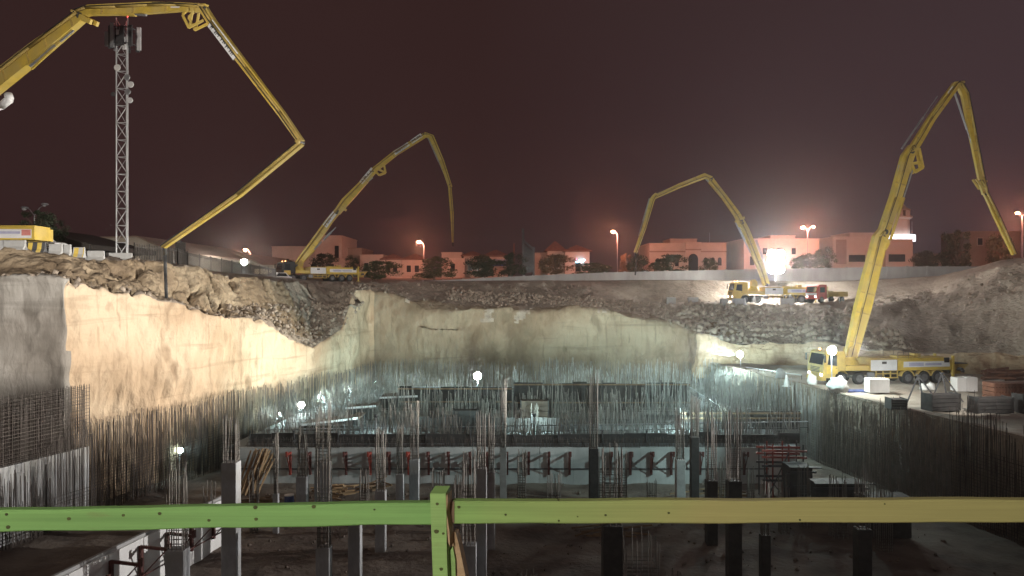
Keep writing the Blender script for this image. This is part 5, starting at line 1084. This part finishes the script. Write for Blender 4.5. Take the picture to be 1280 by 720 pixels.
# masts outside the picture whose light the photograph shows: one each side of the viewer, one on the right bank
def flap(t, q, d, deg, ln=1.6, w=2.6, roll=0):          # added barn door: a steel leaf put in to cut the beam at a given elevation
    h = Vector((d.x, d.y, 0)).normalized(); sd = Vector((-h.y, h.x, 0)); k = math.tan(R(deg)); a0 = q-h*.15+Vector((0,0,k*.1)); a1 = q+h*ln+Vector((0,0,k*ln)); e_ = Vector((0,0,.012)); ro = Vector((0,0,math.tan(R(roll))*ln)); s_ = -1 if deg < 0 else 1; g = Vector((0,0,s_*.10))
    MB().hexa([a0-sd*.5+g-e_, a0+sd*.5+g-e_, a1+sd*w-e_-ro, a1-sd*w-e_+ro, a0-sd*.5+g+e_, a0+sd*.5+g+e_, a1+sd*w+e_-ro, a1-sd*w+e_+ro]).build('added_barn_door', M['gsteel'], t)
for x, ax, pw, plow, l in ((-10,-.36,60000,LOWB,"floodlight mast at the viewer's left, outside the picture"),(11,.34,52000,LOWB*.78,"floodlight mast at the viewer's right, outside the picture")):
    p = Vector((x, 3.0, 3.4)); d = Vector((math.sin(ax), math.cos(ax), math.tan(R(29)))); t = flood(l, p, p+d*40, -1.65, .9, 1, 'lamps'); light(p+d*.8, pw, (1,.93,.82), .3, aim=p+d*40, cone=72, blend=.5, parent=t)
    q = Vector((x, 3.9, 2.2)); d = Vector((math.sin(ax), math.cos(ax), math.tan(R(-2)))); light(q, plow, (1,.94,.84), .045, aim=q+d*40, cone=92, blend=.5, parent=t); flap(t, q, d, -9.6 if x < 0 else -6.4, roll=9.5 if x < 0 else 0); flap(t, q, d, 2.2)
    c = q-d*.15; MB().box(c.x-.45,c.x+.45,c.y-.5,c.y-.1,c.z-.3,c.z+.3).build('lamp_box', M['gsteel'], t)
p = Vector((46,46,-2.6)); t = flood('floodlight mast on the right bank, outside the picture', p, (-14,44,-13), -8.2, 1.4, 4, 'lamps', pole=.12); light(p+Vector((-1.4,0,-.3)), 120000, (1,.97,.93), .07, aim=(-14,43,-12), cone=44, blend=.7, parent=t)
q = p+Vector((-1.4,0,-.3)); flap(t, q, Vector((-1,-.05,0)), -12.5)
p = Vector((28.0,41,.8)); t = flood('cool floodlight on a tall pole just outside the right edge of the picture', p, (4,55,-12), -7.9, .7, 1, 'lamps', pole=.08); light(p+Vector((-.7,.3,-.2)), 17000, COOL, .15, aim=(2,55.5,-12.5), cone=42, blend=.5, parent=t); light(p+Vector((.1,.7,-.2)), 10000, WHT, .15, aim=(31.5,56,-8.2), cone=34, blend=.6, parent=t)
p = Vector((-2.5,-5.0,2.4)); t = flood('small work lamp behind the viewer', p, (1,4,-1.2), -1.65, .4, 1, 'lamps'); light(p+Vector((.05,.4,0)), 2350, (1,.95,.86), .3, parent=t)

# ------------------------------------------------------------------ timber guard rail in front of the viewer
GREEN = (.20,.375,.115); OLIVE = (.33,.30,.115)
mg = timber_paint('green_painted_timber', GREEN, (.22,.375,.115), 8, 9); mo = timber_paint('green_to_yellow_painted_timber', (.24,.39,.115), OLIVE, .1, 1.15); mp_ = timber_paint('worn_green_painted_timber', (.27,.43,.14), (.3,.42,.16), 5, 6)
knot = mat('timber_knot', (.09,.10,.03), (.05,.05,.02), 20, .8)
t = thing('guard_rail', 'timber guard rail painted green with a rough post, close to the viewer', 'guard rail', (-.28,3.2,-1.6))
def plank(name, a, b, ht, th, m, seg=24, warp=.004, parent=None):
    a = Vector(a); b = Vector(b); d = (b-a).normalized(); up = Vector((0,0,1)); up = (up-d*up.dot(d)).normalized(); n = d.cross(up); rg = []; c = .005
    for k in range(seg+1):
        p = a.lerp(b, k/seg); o1 = up*noise.noise(Vector((k*.35, a.x*3, 1)))*warp; h_ = ht/2+noise.noise(Vector((k*.5, 3, a.x)))*warp*.6
        rg.append([p+o1+up*y*1+n*x for x, y in ((-th/2,-h_+c),(-th/2+c,-h_),(th/2-c,-h_),(th/2,-h_+c),(th/2,h_-c),(th/2-c,h_),(-th/2+c,h_),(-th/2,h_-c))])
    return MB().rings(rg).build(name, m, parent)
def kn(parent, Y, pts):
    for px, py, r in pts:
        c = W(px, py, Y); n = 9; ring = lambda k, y: [(c.x+r*k*1.25*math.cos(6.283*i/n)*(1+.2*math.sin(i*2.3)), c.y+y, c.z+r*k*math.sin(6.283*i/n)) for i in range(n)]
        MB().rings([ring(1,.002), ring(.9,-.0012)]).build('knot', knot, parent)
YF = 3.2
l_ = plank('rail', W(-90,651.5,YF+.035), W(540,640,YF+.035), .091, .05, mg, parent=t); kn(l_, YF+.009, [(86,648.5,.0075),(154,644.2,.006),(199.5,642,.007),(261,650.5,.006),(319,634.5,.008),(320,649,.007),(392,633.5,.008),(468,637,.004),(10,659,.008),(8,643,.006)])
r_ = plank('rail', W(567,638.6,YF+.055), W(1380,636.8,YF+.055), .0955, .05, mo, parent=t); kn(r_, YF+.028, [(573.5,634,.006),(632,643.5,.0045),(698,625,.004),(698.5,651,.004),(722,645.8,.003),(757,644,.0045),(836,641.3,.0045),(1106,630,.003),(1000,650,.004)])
dk = plank('rail_end', W(561,638.6,YF+.052), W(568.5,638.6,YF+.052), .095, .052, M['darktim'], 3, parent=t)
po = MB(); rg = []
for k in range(16):
    y = 617+ k*14; e_ = .8*math.sin(k*.9); x0 = np.interp(y,[617,720,830],[537.5,541,544]); x1 = np.interp(y,[617,720,830],[557,559.5,562])+e_*.4
    p0 = W(x0,y,YF-.035); p1 = W(x1,y,YF-.035); dd = Vector((.012,.085,.010 if k == 0 else 0)); rg.append([p0, p1, p1+dd, p0+dd])
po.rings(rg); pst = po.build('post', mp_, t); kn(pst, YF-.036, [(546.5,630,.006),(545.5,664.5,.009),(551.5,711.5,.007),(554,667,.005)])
sp = MB(); sp.prism([W(557.6,621,YF-.03),W(559.3,617.6,YF-.03),W(559.6,628,YF-.03),W(558.2,640,YF-.03),W(561.8,664,YF-.03),W(562.5,684,YF-.03),W(560.2,678,YF-.03),W(558.3,655,YF-.03)], (.012,.07,0)); sp.build('torn_edge', M['tim'], t)
s2 = MB(); s2.prism([W(562.5,668,YF+.03),W(566.5,664.5,YF+.03),W(569.5,666,YF+.03),W(573.5,680,YF+.03),W(590,760,YF+.03),W(574,760,YF+.03),W(565.5,690,YF+.03)], (.01,.05,.0)); o = s2.build('broken_stake', M['tim'], None); tag(o, 'splintered raw wood stake leaning against the green rail post', 'stake')
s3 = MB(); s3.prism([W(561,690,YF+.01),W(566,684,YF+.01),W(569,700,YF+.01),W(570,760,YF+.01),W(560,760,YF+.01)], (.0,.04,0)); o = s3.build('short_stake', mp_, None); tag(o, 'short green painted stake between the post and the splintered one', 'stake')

# ------------------------------------------------------------------ thin haze, added to give the lamps their glow
hm = bpy.data.materials.new('haze'); hm.use_nodes = True; n = hm.node_tree.nodes; n.remove(n['Principled BSDF']); pv = n.new('ShaderNodeVolumePrincipled'); pv.inputs['Color'].default_value = (.85,.84,.83,1); pv.inputs['Density'].default_value = .0005; pv.inputs['Anisotropy'].default_value = .9
hm.node_tree.links.new(pv.outputs[0], n['Material Output'].inputs['Volume'])
tag(MB().box(-800,800,-60,460,-18,29).build('haze', hm), kind='stuff')
